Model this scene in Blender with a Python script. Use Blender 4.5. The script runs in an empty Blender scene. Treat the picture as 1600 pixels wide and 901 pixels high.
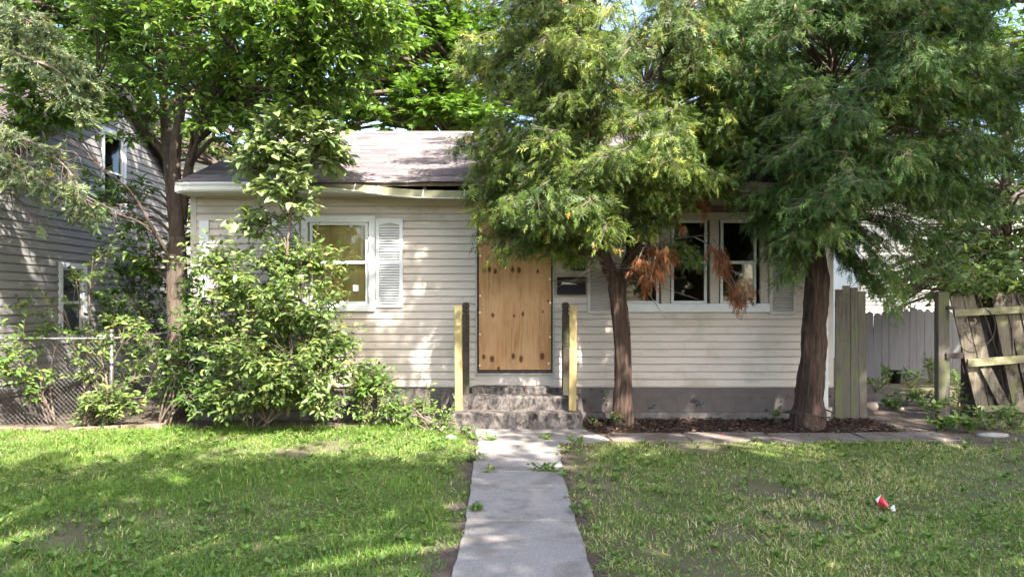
import bpy, math, random
import numpy as np
from mathutils import Vector, Matrix

random.seed(7)
rng = np.random.default_rng(11)
R = math.radians
SC = bpy.context.scene
COL = SC.collection

# ------------------------------------------------------------------ camera
FPX, CX, HOR, CY, CZ = 1067.0, 800.0, 472.0, -9.3, 1.6
cam_d = bpy.data.cameras.new('camera')
cam = bpy.data.objects.new('camera', cam_d)
COL.objects.link(cam)
cam.location = (0, CY, CZ)
cam.rotation_euler = (R(90), 0, 0)
cam_d.sensor_width = 36
cam_d.lens = 36 * FPX / 1600
cam_d.shift_y = (HOR - 450.5) / 1600
cam_d.clip_end = 2000
SC.camera = cam

# ------------------------------------------------------------------ light
SUN_AZ, SUN_EL = R(33), R(44)          # azimuth: to the right of straight behind the camera
TO_SUN = Vector((math.sin(SUN_AZ) * math.cos(SUN_EL), -math.cos(SUN_AZ) * math.cos(SUN_EL), math.sin(SUN_EL)))
world = bpy.data.worlds.new('World')
SC.world = world
world.use_nodes = True
wn = world.node_tree.nodes
bg = wn['Background']
sky = wn.new('ShaderNodeTexSky')
sky.sky_type = 'NISHITA'
sky.sun_disc = False
sky.sun_elevation = SUN_EL
sky.sun_rotation = math.atan2(TO_SUN.x, TO_SUN.y)
sky.dust_density = 3.0
sky.air_density = 1.0
world.node_tree.links.new(sky.outputs[0], bg.inputs[0])
bg.inputs[1].default_value = 0.148
sun_d = bpy.data.lights.new('sun', 'SUN')
sun_d.energy = 5.0
sun_d.angle = R(0.53)
sun_d.color = (1.0, 0.93, 0.82)
sun = bpy.data.objects.new('sun', sun_d)
COL.objects.link(sun)
sun.rotation_euler = (-TO_SUN).to_track_quat('-Z', 'Y').to_euler()
sun.location = TO_SUN * 60
vs = SC.view_settings
vs.view_transform = 'Standard'
vs.look = 'None'
vs.gamma = 1
vs.exposure = 2.12
vs.use_curve_mapping = False
cy = SC.cycles
cy.use_denoising = True
cy.max_bounces = 7
cy.diffuse_bounces = 4
cy.glossy_bounces = 3
cy.transmission_bounces = 4
cy.transparent_max_bounces = 8
cy.use_adaptive_sampling = True
cy.adaptive_threshold = 0.015
cy.caustics_reflective = False
cy.caustics_refractive = False

# ------------------------------------------------------------------ helpers
def pw(px, py, Y):
    d = Y - CY
    return Vector(((px - CX) * d / FPX, Y, CZ - (py - HOR) * d / FPX))

def gnd(px, py):
    """the ground point (z = 0) seen at a pixel of the photo"""
    d = FPX * CZ / (py - HOR)
    return Vector(((px - CX) * d / FPX, d + CY, 0))

def wx(px):
    return (px - CX) * 9.3 / FPX

def wz(py):
    return CZ - (py - HOR) * 9.3 / FPX

def tag(o, label=None, cat=None, group=None, kind=None):
    if label: o['label'] = label
    if cat: o['category'] = cat
    if group: o['group'] = group
    if kind: o['kind'] = kind
    return o

def empty(name, loc=(0, 0, 0), label=None, cat=None, group=None):
    o = bpy.data.objects.new(name, None)
    COL.objects.link(o)
    o.location = loc
    o.empty_display_size = 0.1
    return tag(o, label, cat, group)

def link(name, me, parent=None, loc=None):
    o = bpy.data.objects.new(name, me)
    COL.objects.link(o)
    if parent is not None:
        o.parent = parent
        # every parent in this scene is unrotated when its children are built in world space
        w = Vector((0, 0, 0))
        p = parent
        while p is not None:
            w += p.location
            p = p.parent
        o.location = -w if loc is None else Vector(loc) - w
    elif loc is not None:
        o.location = loc
    return o

class MB:
    def __init__(s):
        s.v, s.f = [], []

    def add(s, vs_, fs):
        k = len(s.v)
        s.v += [tuple(p) for p in vs_]
        s.f += [tuple(i + k for i in q) for q in fs]
        return s

    def box(s, x0, x1, y0, y1, z0, z1, m=None):
        vs_ = [Vector((x, y, z)) for z in (z0, z1) for y in (y0, y1) for x in (x0, x1)]
        if m is not None:
            vs_ = [m @ p for p in vs_]
        return s.add(vs_, [(0, 2, 3, 1), (4, 5, 7, 6), (0, 1, 5, 4), (2, 6, 7, 3), (0, 4, 6, 2), (1, 3, 7, 5)])

    def cbox(s, x0, x1, y0, y1, z0, z1, c=0.006, m=None):
        """a box with chamfered edges"""
        def lay(z, k):
            return [(x0 + k, y0 + c if k == c else y0 + k, z)] 
        vs_ = []
        for z, k in ((z0, c), (z0 + c, 0), (z1 - c, 0), (z1, c)):
            X0, X1, Y0, Y1 = x0 + k, x1 - k, y0 + k, y1 - k
            e = c
            vs_ += [(X0 + e, Y0, z), (X1 - e, Y0, z), (X1, Y0 + e, z), (X1, Y1 - e, z), (X1 - e, Y1, z), (X0 + e, Y1, z), (X0, Y1 - e, z), (X0, Y0 + e, z)]
        vs_ = [Vector(p) for p in vs_]
        if m is not None:
            vs_ = [m @ p for p in vs_]
        fs = [tuple(range(7, -1, -1)), tuple(range(24, 32))]
        for k in range(3):
            for i in range(8):
                j = (i + 1) % 8
                fs.append((k * 8 + i, k * 8 + j, k * 8 + 8 + j, k * 8 + 8 + i))
        return s.add(vs_, fs)

    def tube(s, pts, rad, n=6, cap=True, wob=0.0, seed=0):
        pts = [Vector(p) for p in pts]
        if not hasattr(rad, '__len__'):
            rad = [rad] * len(pts)
        r0 = random.Random(seed)
        ph = [r0.uniform(0, 6.28) for _ in range(4)]
        rj = [r0.uniform(-1, 1) for _ in range(n)]
        up = Vector((0, 0, 1))
        k = len(s.v)
        prev = None
        for i, p in enumerate(pts):
            a = pts[max(i - 1, 0)]
            b = pts[min(i + 1, len(pts) - 1)]
            t = (b - a)
            if t.length < 1e-9: t = Vector((0, 0, 1))
            t.normalize()
            if prev is None:
                e1 = t.orthogonal().normalized()
            else:
                e1 = (prev - t * prev.dot(t))
                if e1.length < 1e-6: e1 = t.orthogonal()
                e1.normalize()
            prev = e1
            e2 = t.cross(e1)
            for j in range(n):
                an = 2 * math.pi * j / n
                q = rad[i]
                if wob:
                    q *= 1 + wob * (math.sin(an * 3 + ph[0] + i * 0.35) * 0.5 + math.sin(an * 5 + ph[1] - i * 0.2) * 0.35 + math.sin(an * 2 + ph[2] + i * 0.6) * 0.4) + wob * 0.30 * r0.uniform(-1, 1) + wob * 0.55 * rj[j]
                s.v.append(tuple(p + (e1 * math.cos(an) + e2 * math.sin(an)) * q))
        for i in range(len(pts) - 1):
            for j in range(n):
                j2 = (j + 1) % n
                s.f.append((k + i * n + j, k + i * n + j2, k + (i + 1) * n + j2, k + (i + 1) * n + j))
        if cap:
            s.f.append(tuple(k + j for j in range(n - 1, -1, -1)))
            e = k + (len(pts) - 1) * n
            s.f.append(tuple(e + j for j in range(n)))
        return s

    def ring(s, x0, x1, z0, z1, w, y0, y1, wb=None):
        """a picture-frame of one piece, front face at y0"""
        wb = w if wb is None else wb
        o = [(x0, z0), (x1, z0), (x1, z1), (x0, z1)]
        i = [(x0 + w, z0 + wb), (x1 - w, z0 + wb), (x1 - w, z1 - w), (x0 + w, z1 - w)]
        vs_ = [(x, y, z) for y in (y0, y1) for (x, z) in o + i]
        fs = []
        for a in range(4):
            b = (a + 1) % 4
            fs += [(a, b, 4 + b, 4 + a), (8 + b, 8 + a, 12 + a, 12 + b), (b, a, 8 + a, 8 + b), (4 + a, 4 + b, 12 + b, 12 + a)]
        return s.add(vs_, fs)

    def prism(s, poly, y0, y1):
        """polygon in (x, z), from y0 to y1"""
        n = len(poly)
        vs_ = [(x, y0, z) for x, z in poly] + [(x, y1, z) for x, z in poly]
        fs = [tuple(range(n)), tuple(range(2 * n - 1, n - 1, -1))]
        for i in range(n):
            j = (i + 1) % n
            fs.append((j, i, n + i, n + j))
        return s.add(vs_, fs)

    def lathe(s, prof, c, n=16):
        k = len(s.v)
        for r, z in prof:
            for j in range(n):
                a = 2 * math.pi * j / n
                s.v.append((c[0] + r * math.cos(a), c[1] + r * math.sin(a), c[2] + z))
        for i in range(len(prof) - 1):
            for j in range(n):
                j2 = (j + 1) % n
                s.f.append((k + i * n + j, k + i * n + j2, k + (i + 1) * n + j2, k + (i + 1) * n + j))
        return s

    def build(s, name, mat, parent=None, smooth=False, loc=None):
        me = bpy.data.meshes.new(name)
        me.from_pydata(s.v, [], s.f)
        me.materials.append(mat)
        if smooth:
            me.polygons.foreach_set('use_smooth', [True] * len(me.polygons))
        me.update()
        return link(name, me, parent, loc)

def np_mesh(name, V, F, mat, var=None, parent=None, smooth=False):
    me = bpy.data.meshes.new(name)
    V = np.ascontiguousarray(V, dtype=np.float32)
    F = np.ascontiguousarray(F, dtype=np.int32)
    me.vertices.add(len(V))
    me.vertices.foreach_set('co', V.ravel())
    me.loops.add(F.size)
    me.loops.foreach_set('vertex_index', F.ravel())
    me.polygons.add(len(F))
    me.polygons.foreach_set('loop_start', np.arange(0, F.size, F.shape[1], dtype=np.int32))
    if smooth:
        me.polygons.foreach_set('use_smooth', np.ones(len(F), dtype=bool))
    me.update(calc_edges=True)
    if var is not None:
        at = me.attributes.new('var', 'FLOAT', 'POINT')
        at.data.foreach_set('value', np.ascontiguousarray(var, dtype=np.float32))
    me.materials.append(mat)
    return link(name, me, parent)

def nrm(a):
    return a / np.maximum(np.linalg.norm(a, axis=-1, keepdims=True), 1e-9)

def scatter(name, T, F, P, D, N, S, mat, var, parent=None):
    """copies of template T (x along D, z along N) at P with size S, as one mesh"""
    P = np.asarray(P, float); D = nrm(np.asarray(D, float)); N = np.asarray(N, float)
    N = nrm(N - D * (N * D).sum(1, keepdims=True))
    Y = np.cross(N, D)
    S = np.asarray(S, float)
    if S.ndim == 1: S = S[:, None].repeat(3, 1)
    X = (T[None, :, 0:1] * (D * S[:, 0:1])[:, None, :] + T[None, :, 1:2] * (Y * S[:, 1:2])[:, None, :] + T[None, :, 2:3] * (N * S[:, 2:3])[:, None, :])
    V = (P[:, None, :] + X).reshape(-1, 3)
    n, k = len(P), len(T)
    FF = (F[None] + (np.arange(n) * k)[:, None, None]).reshape(-1, 3)
    return np_mesh(name, V, FF, mat, np.repeat(var, k), parent)

# ------------------------------------------------------------------ materials
def new_mat(name):
    m = bpy.data.materials.new(name)
    m.use_nodes = True
    nt = m.node_tree
    b = nt.nodes['Principled BSDF']
    return m, nt, b

def node(nt, t, **kw):
    n = nt.nodes.new(t)
    for k, v in kw.items():
        if hasattr(n, k): setattr(n, k, v)
        else: n.inputs[k.replace('_', ' ')].default_value = v
    return n

def coords(nt, stretch=(1, 1, 1), rnd=True):
    tc = node(nt, 'ShaderNodeTexCoord')
    mp = node(nt, 'ShaderNodeMapping')
    mp.inputs['Scale'].default_value = stretch
    nt.links.new(tc.outputs['Object'], mp.inputs['Vector'])
    if rnd:
        oi = node(nt, 'ShaderNodeObjectInfo')
        mu = node(nt, 'ShaderNodeMath', operation='MULTIPLY')
        mu.inputs[1].default_value = 37.0
        nt.links.new(oi.outputs['Random'], mu.inputs[0])
        nt.links.new(mu.outputs[0], mp.inputs['Location'])
    return mp.outputs[0]

def ramp(nt, fac, stops):
    r = node(nt, 'ShaderNodeValToRGB')
    e = r.color_ramp.elements
    while len(e) < len(stops): e.new(0.5)
    for i, (p, c) in enumerate(stops):
        e[i].position = p
        e[i].color = (*c, 1)
    nt.links.new(fac, r.inputs[0])
    return r.outputs[0]

def noise(nt, vec, scale, detail=5, rough=0.6, dist=0.0):
    n = node(nt, 'ShaderNodeTexNoise')
    n.inputs['Scale'].default_value = scale
    n.inputs['Detail'].default_value = detail
    n.inputs['Roughness'].default_value = rough
    n.inputs['Distortion'].default_value = dist
    nt.links.new(vec, n.inputs['Vector'])
    return n.outputs['Fac']

def mixc(nt, fac, a, b, mode='MIX'):
    m = node(nt, 'ShaderNodeMix', data_type='RGBA', blend_type=mode)
    for s, v in ((m.inputs[0], fac), (m.inputs[6], a), (m.inputs[7], b)):
        if isinstance(v, (int, float)): s.default_value = v
        elif isinstance(v, tuple): s.default_value = (*v, 1)
        else: nt.links.new(v, s)
    return m.outputs[2]

def bump(nt, h, strength, dist, b):
    n = node(nt, 'ShaderNodeBump')
    n.inputs['Strength'].default_value = strength
    n.inputs['Distance'].default_value = dist
    nt.links.new(h, n.inputs['Height'])
    nt.links.new(n.outputs[0], b.inputs['Normal'])

def surf(name, stops, scale=6, stretch=(1, 1, 1), rough=0.7, bmp=0.3, bdist=0.01, bscale=None, wear=None, spec=0.3, rnd=True, metal=0.0, detail=6):
    """noise-coloured surface; wear = (colour, scale, low, high, stretch)"""
    m, nt, b = new_mat(name)
    v = coords(nt, stretch, rnd)
    f = noise(nt, v, scale, detail)
    c = ramp(nt, f, stops)
    if wear:
        for (wc, ws, lo, hi, wst, *fixed) in (wear if isinstance(wear, list) else [wear]):
            v2 = coords(nt, wst, rnd and not fixed)
            f2 = noise(nt, v2, ws, 8, 0.65)
            k = ramp(nt, f2, [(lo, (0, 0, 0)), (hi, (1, 1, 1))])
            c = mixc(nt, k, c, wc)
    nt.links.new(c, b.inputs['Base Color'])
    b.inputs['Roughness'].default_value = rough
    b.inputs['Specular IOR Level'].default_value = spec
    b.inputs['Metallic'].default_value = metal
    if bmp:
        g = noise(nt, v, bscale or scale * 4, 8, 0.7)
        bump(nt, g, bmp, bdist, b)
    return m

def leaf_mat(name, stops, transl=0.35, rough=0.45, spec=0.4, tint=(1.15, 1.2, 0.55)):
    m, nt, b = new_mat(name)
    at = node(nt, 'ShaderNodeAttribute', attribute_name='var')
    c = ramp(nt, at.outputs['Fac'], stops)
    nt.links.new(c, b.inputs['Base Color'])
    b.inputs['Roughness'].default_value = rough
    b.inputs['Specular IOR Level'].default_value = spec
    tr = node(nt, 'ShaderNodeBsdfTranslucent')
    c2 = mixc(nt, 1.0, c, tint, 'MULTIPLY')
    nt.links.new(c2, tr.inputs['Color'])
    mx = node(nt, 'ShaderNodeMixShader')
    mx.inputs[0].default_value = transl
    nt.links.new(b.outputs[0], mx.inputs[1])
    nt.links.new(tr.outputs[0], mx.inputs[2])
    nt.links.new(mx.outputs[0], nt.nodes['Material Output'].inputs['Surface'])
    return m

M = {}
M['siding'] = surf('siding', [(0.3, (0.475, 0.42, 0.372)), (0.7, (0.53, 0.472, 0.422))], 3, (0.6, 1, 2), 0.5, 0.12, 0.003, 30,
                   wear=[((0.30, 0.28, 0.20), 1.3, 0.52, 0.74, (1, 1, 1), 1), ((0.32, 0.28, 0.245), 9, 0.56, 0.8, (0.3, 1, 1)), ((0.28, 0.24, 0.21), 26, 0.62, 0.74, (0.8, 1, 0.35), 1), ((0.53, 0.485, 0.44), 2.0, 0.55, 0.7, (0.25, 1, 1))], rnd=True)
M['siding_grey'] = surf('siding_grey', [(0.3, (0.20, 0.192, 0.19)), (0.7, (0.25, 0.242, 0.238))], 3, (1, 0.6, 2), 0.5, 0.1, 0.003, 30,
                        wear=((0.19, 0.175, 0.155), 4, 0.58, 0.85, (1, 0.4, 1)))
M['white_siding'] = surf('white_siding', [(0.3, (0.7, 0.7, 0.69)), (0.7, (0.78, 0.78, 0.77))], 2, rough=0.5, bmp=0)
M['white'] = surf('white_paint', [(0.3, (0.56, 0.585, 0.61)), (0.7, (0.65, 0.67, 0.69))], 6, rough=0.4, bmp=0.08, bdist=0.002,
                  wear=((0.45, 0.43, 0.40), 10, 0.66, 0.85, (1, 1, 0.6)))
M['white_metal'] = surf('white_gutter', [(0.3, (0.54, 0.55, 0.54)), (0.7, (0.64, 0.64, 0.63))], 5, rough=0.35, bmp=0.05, bdist=0.002,
                        wear=((0.42, 0.42, 0.33), 5, 0.58, 0.78, (0.5, 1, 1)))
M['cream'] = surf('cream_trim', [(0.3, (0.42, 0.385, 0.345)), (0.7, (0.48, 0.445, 0.40))], 4, rough=0.5, bmp=0.05, bdist=0.002,
                  wear=((0.4, 0.37, 0.32), 8, 0.62, 0.85, (1, 1, 0.5)))
M['shutter_cream'] = surf('shutter_cream', [(0.3, (0.45, 0.42, 0.39)), (0.7, (0.51, 0.485, 0.455))], 4, rough=0.5, bmp=0.05, bdist=0.002)
M['dark_gap'] = surf('dark_frame', [(0.3, (0.035, 0.03, 0.028)), (0.7, (0.07, 0.06, 0.055))], 12, rough=0.7, bmp=0.2, bdist=0.004)
M['grey_trim'] = surf('grey_trim', [(0.3, (0.32, 0.30, 0.29)), (0.7, (0.42, 0.40, 0.38))], 10, rough=0.5, bmp=0.1, bdist=0.003)
M['brown_fascia'] = surf('brown_fascia', [(0.3, (0.11, 0.075, 0.06)), (0.7, (0.17, 0.12, 0.095))], 6, (0.5, 1, 1), 0.6, 0.2, 0.003)
M['attic'] = surf('rafter_wood', [(0.3, (0.06, 0.045, 0.03)), (0.7, (0.13, 0.10, 0.07))], 8, (1, 0.3, 1), 0.8, 0.3, 0.004)
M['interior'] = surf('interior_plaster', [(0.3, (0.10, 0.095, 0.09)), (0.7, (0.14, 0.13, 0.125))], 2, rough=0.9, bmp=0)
M['foundation'] = surf('painted_block', [(0.3, (0.095, 0.080, 0.074)), (0.7, (0.125, 0.108, 0.10))], 7, rough=0.75, bmp=0.5, bdist=0.006, bscale=60, rnd=False,
                       wear=[((0.022, 0.026, 0.040), 4.2, 0.595, 0.612, (0.8, 1, 1.6)), ((0.17, 0.15, 0.14), 8, 0.62, 0.75, (0.6, 1, 1.6))])
M['footing'] = surf('footing', [(0.3, (0.11, 0.098, 0.092)), (0.7, (0.19, 0.17, 0.155))], 12, rough=0.85, bmp=0.6, bdist=0.01, wear=((0.06, 0.055, 0.05), 6, 0.55, 0.7, (0.5, 1, 2)))
M['step'] = surf('old_concrete', [(0.25, (0.115, 0.10, 0.093)), (0.75, (0.18, 0.157, 0.145))], 9, rough=0.9, bmp=0.6, bdist=0.006, bscale=80, rnd=False,
                 wear=[((0.024, 0.021, 0.02), 13, 0.44, 0.62, (1, 1, 0.6)), ((0.04, 0.034, 0.033), 45, 0.52, 0.64, (1, 1, 0.6)), ((0.30, 0.25, 0.21), 20, 0.58, 0.74, (1, 1, 1))])
M['slab'] = surf('path_concrete', [(0.25, (0.205, 0.190, 0.184)), (0.75, (0.285, 0.268, 0.260))], 4, rough=0.9, bmp=0.5, bdist=0.004, bscale=170, rnd=False,
                 wear=[((0.42, 0.40, 0.385), 80, 0.54, 0.68, (1, 1, 1)), ((0.10, 0.092, 0.087), 66, 0.56, 0.70, (1.3, 1, 1)), ((0.13, 0.11, 0.097), 2.4, 0.47, 0.70, (1, 1, 1)), ((0.33, 0.29, 0.25), 1.4, 0.56, 0.72, (1.6, 0.7, 1))])
M['dirty_slab'] = surf('dirty_concrete', [(0.25, (0.14, 0.12, 0.108)), (0.75, (0.22, 0.192, 0.175))], 4, rough=0.95, bmp=0.6, bdist=0.006, bscale=110, rnd=False,
                       wear=[((0.12, 0.09, 0.07), 3.2, 0.45, 0.62, (1, 1, 1)), ((0.09, 0.07, 0.055), 24, 0.58, 0.68, (1, 1, 1))])
M['old_wood'] = surf('weathered_wood', [(0.2, (0.065, 0.057, 0.045)), (0.5, (0.12, 0.108, 0.088)), (0.8, (0.17, 0.155, 0.13))], 7, (6, 6, 0.35), 0.9, 0.6, 0.006, 9,
                     wear=[((0.13, 0.15, 0.06), 3, 0.50, 0.68, (1.5, 1, 0.8)), ((0.05, 0.04, 0.033), 5, 0.60, 0.74, (3, 3, 0.6))])
M['gate_wood'] = surf('gate_wood', [(0.2, (0.08, 0.063, 0.047)), (0.5, (0.165, 0.138, 0.105)), (0.8, (0.26, 0.228, 0.175))], 7, (6, 6, 0.35), 0.9, 0.6, 0.006, 9,
                      wear=[((0.045, 0.035, 0.03), 3.5, 0.50, 0.60, (1.2, 1, 0.9)), ((0.16, 0.17, 0.07), 4, 0.55, 0.70, (1.5, 1, 0.8)), ((0.33, 0.28, 0.20), 5, 0.64, 0.68, (1.2, 1, 0.7))])
M['gate_rail'] = surf('mossy_rail', [(0.2, (0.16, 0.145, 0.085)), (0.8, (0.28, 0.26, 0.165))], 8, (0.5, 4, 6), 0.9, 0.5, 0.005, 10,
                      wear=((0.12, 0.13, 0.05), 9, 0.5, 0.65, (1, 1, 1)))
M['dark_plank'] = surf('dark_plank', [(0.2, (0.045, 0.034, 0.032)), (0.8, (0.11, 0.085, 0.08))], 7, (6, 6, 0.4), 0.9, 0.5, 0.005, 9)
M['grey_wood'] = surf('silver_grey_wood', [(0.2, (0.125, 0.124, 0.132)), (0.8, (0.21, 0.208, 0.22))], 6, (6, 6, 0.35), 0.9, 0.5, 0.005, 9,
                      wear=((0.09, 0.087, 0.09), 4, 0.58, 0.75, (3, 3, 0.5)))
M['new_post'] = surf('yellow_pine', [(0.2, (0.27, 0.205, 0.085)), (0.5, (0.345, 0.27, 0.12)), (0.8, (0.40, 0.325, 0.16))], 5, (8, 8, 0.5), 0.7, 0.25, 0.003, 9,
                     wear=[((0.16, 0.10, 0.05), 14, 0.70, 0.76, (1, 1, 0.7)), ((0.27, 0.26, 0.11), 2.5, 0.5, 0.7, (1, 1, 1))])
M['newel'] = surf('dark_newel', [(0.2, (0.022, 0.018, 0.014)), (0.8, (0.075, 0.055, 0.042))], 7, (6, 6, 0.6), 0.75, 0.5, 0.005, 12,
                  wear=((0.055, 0.075, 0.025), 3, 0.5, 0.7, (1, 1, 0.6)))
M['edging'] = surf('edging_timber', [(0.2, (0.12, 0.088, 0.062)), (0.8, (0.27, 0.215, 0.155))], 6, (0.4, 4, 4), 0.9, 0.6, 0.008, 9, wear=((0.05, 0.035, 0.025), 3, 0.5, 0.62, (1, 1, 1)))
M['galv'] = surf('galvanised', [(0.3, (0.13, 0.122, 0.115)), (0.7, (0.26, 0.25, 0.24))], 20, rough=0.42, bmp=0.1, bdist=0.002, metal=0.7)
M['black'] = surf('black_enamel', [(0.3, (0.010, 0.010, 0.014)), (0.7, (0.022, 0.022, 0.030))], 6, rough=0.4, spec=0.12, bmp=0.05, bdist=0.002)
M['black_plastic'] = surf('black_plastic', [(0.3, (0.010, 0.010, 0.010)), (0.7, (0.02, 0.02, 0.02))], 6, rough=0.5, bmp=0)
M['paper'] = surf('paper', [(0.3, (0.70, 0.70, 0.70)), (0.7, (0.8, 0.8, 0.8))], 6, rough=0.8, bmp=0)
M['red'] = surf('red_plastic', [(0.3, (0.62, 0.03, 0.06)), (0.7, (0.75, 0.06, 0.10))], 20, rough=0.35, bmp=0)
M['stone'] = surf('pale_stone', [(0.3, (0.24, 0.235, 0.22)), (0.7, (0.36, 0.35, 0.33))], 20, rough=0.9, bmp=0.6, bdist=0.01)
M['brick_bit'] = surf('brick_rubble', [(0.3, (0.30, 0.22, 0.18)), (0.7, (0.42, 0.36, 0.31))], 20, rough=0.9, bmp=0.6, bdist=0.01)
M['bark_cedar'] = surf('cedar_bark', [(0.2, (0.026, 0.016, 0.012)), (0.5, (0.092, 0.058, 0.043)), (0.75, (0.205, 0.142, 0.11))], 9, (3.6, 3.6, 0.34), 0.95, 1.0, 0.07, 11, rnd=False)
M['bark'] = surf('bark', [(0.2, (0.045, 0.034, 0.028)), (0.5, (0.10, 0.075, 0.06)), (0.8, (0.20, 0.155, 0.125))], 9, (4, 4, 0.7), 0.95, 1.0, 0.025, 6, rnd=False)
M['twig'] = surf('twig', [(0.2, (0.10, 0.075, 0.06)), (0.8, (0.24, 0.19, 0.155))], 15, rough=0.9, bmp=0.2)
M['dead_twig'] = surf('dead_twig', [(0.2, (0.085, 0.068, 0.06)), (0.8, (0.19, 0.158, 0.14))], 15, rough=0.9, bmp=0.2)
M['mulch_chip'] = leaf_mat('mulch_chip', [(0.0, (0.03, 0.019, 0.015)), (0.5, (0.075, 0.048, 0.037)), (0.85, (0.13, 0.09, 0.07)), (1.0, (0.24, 0.19, 0.15))], 0.0, 0.9, 0.1)

def cloudy_glass():
    m, nt, b = new_mat('window_glass')
    nt.nodes.remove(b)
    lw = node(nt, 'ShaderNodeFresnel')
    lw.inputs[0].default_value = 1.48
    g = node(nt, 'ShaderNodeBsdfGlossy')
    g.inputs['Roughness'].default_value = 0.03
    g.inputs['Color'].default_value = (0.9, 0.95, 1, 1)
    t = node(nt, 'ShaderNodeBsdfTransparent')
    t.inputs[0].default_value = (0.86, 0.88, 0.88, 1)
    mx = node(nt, 'ShaderNodeMixShader')
    ad = node(nt, 'ShaderNodeMath', operation='MULTIPLY_ADD')
    ad.inputs[1].default_value = 0.95
    ad.inputs[2].default_value = 0.012
    nt.links.new(lw.outputs[0], ad.inputs[0])
    nt.links.new(ad.outputs[0], mx.inputs[0])
    nt.links.new(t.outputs[0], mx.inputs[1])
    nt.links.new(g.outputs[0], mx.inputs[2])
    v = coords(nt, (1, 1, 1))
    bn = node(nt, 'ShaderNodeBump')
    bn.inputs['Strength'].default_value = 0.06
    bn.inputs['Distance'].default_value = 0.02
    nt.links.new(noise(nt, v, 2.5, 2), bn.inputs['Height'])
    nt.links.new(bn.outputs[0], g.inputs['Normal'])
    nt.links.new(mx.outputs[0], nt.nodes['Material Output'].inputs['Surface'])
    return m
M['glass'] = cloudy_glass()

def plywood_mat(name, base, dark, knots):
    """long vertical figure with football knots at the given (x, z)"""
    m, nt, b = new_mat(name)
    v = coords(nt, (7, 1, 0.55), False)
    f = noise(nt, v, 2.2, 6, 0.6, 1.6)
    c = ramp(nt, f, [(0.25, dark), (0.45, base), (0.62, tuple(min(1, k * 1.12) for k in base)), (0.8, tuple(k * 0.78 for k in base))])
    v2 = coords(nt, (34, 1, 0.9), False)
    f2 = noise(nt, v2, 2.0, 5, 0.7, 0.4)
    k2 = ramp(nt, f2, [(0.50, (0, 0, 0)), (0.68, (1, 1, 1))])
    k2m = node(nt, 'ShaderNodeMath', operation='MULTIPLY')
    k2m.inputs[1].default_value = 0.75
    nt.links.new(k2, k2m.inputs[0])
    c = mixc(nt, k2m.outputs[0], c, tuple(k * 0.45 for k in base))
    v3 = coords(nt, (5, 1, 0.8), False)
    f3 = noise(nt, v3, 1.7, 4, 0.55, 1.0)
    c = mixc(nt, ramp(nt, f3, [(0.46, (0, 0, 0)), (0.72, (0.75, 0.75, 0.75))]), c, (base[0] * .78, base[1] * .58, base[2] * .42))
    c = mixc(nt, ramp(nt, noise(nt, coords(nt, (3, 1, 1.2), False), 1.1, 3), [(0.45, (0, 0, 0)), (0.68, (0.8, 0.8, 0.8))]), c, (min(1, base[0] * 1.22), min(1, base[1] * 1.3), min(1, base[2] * 1.5)))
    if knots:
        tc = node(nt, 'ShaderNodeTexCoord')
        wob = noise(nt, tc.outputs['Object'], 22, 3)
        acc = None
        for (x, z, r) in knots:
            s1 = node(nt, 'ShaderNodeVectorMath', operation='SUBTRACT')
            s1.inputs[1].default_value = (x, 0, z)
            nt.links.new(tc.outputs['Object'], s1.inputs[0])
            s2 = node(nt, 'ShaderNodeVectorMath', operation='MULTIPLY')
            s2.inputs[1].default_value = (1 / r, 0, 0.62 / r)
            nt.links.new(s1.outputs[0], s2.inputs[0])
            s3 = node(nt, 'ShaderNodeVectorMath', operation='LENGTH')
            nt.links.new(s2.outputs[0], s3.inputs[0])
            if acc is None: acc = s3.outputs['Value']
            else:
                mn = node(nt, 'ShaderNodeMath', operation='MINIMUM')
                nt.links.new(acc, mn.inputs[0]); nt.links.new(s3.outputs['Value'], mn.inputs[1])
                acc = mn.outputs[0]
        ad = node(nt, 'ShaderNodeMath', operation='ADD')
        nt.links.new(acc, ad.inputs[0]); nt.links.new(wob, ad.inputs[1])
        k = ramp(nt, ad.outputs[0], [(0.0, (1, 1, 1)), (1.0, (1, 1, 1))])
        mr = node(nt, 'ShaderNodeMapRange')
        mr.inputs['From Min'].default_value = 1.45; mr.inputs['From Max'].default_value = 2.4
        mr.inputs['To Min'].default_value = 0.92; mr.inputs['To Max'].default_value = 0
        nt.links.new(ad.outputs[0], mr.inputs['Value'])
        c = mixc(nt, mr.outputs[0], c, (0.075, 0.032, 0.014))
    nt.links.new(c, b.inputs['Base Color'])
    b.inputs['Roughness'].default_value = 0.75
    b.inputs['Specular IOR Level'].default_value = 0.2
    bump(nt, f2, 0.25, 0.004, b)
    return m

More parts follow.
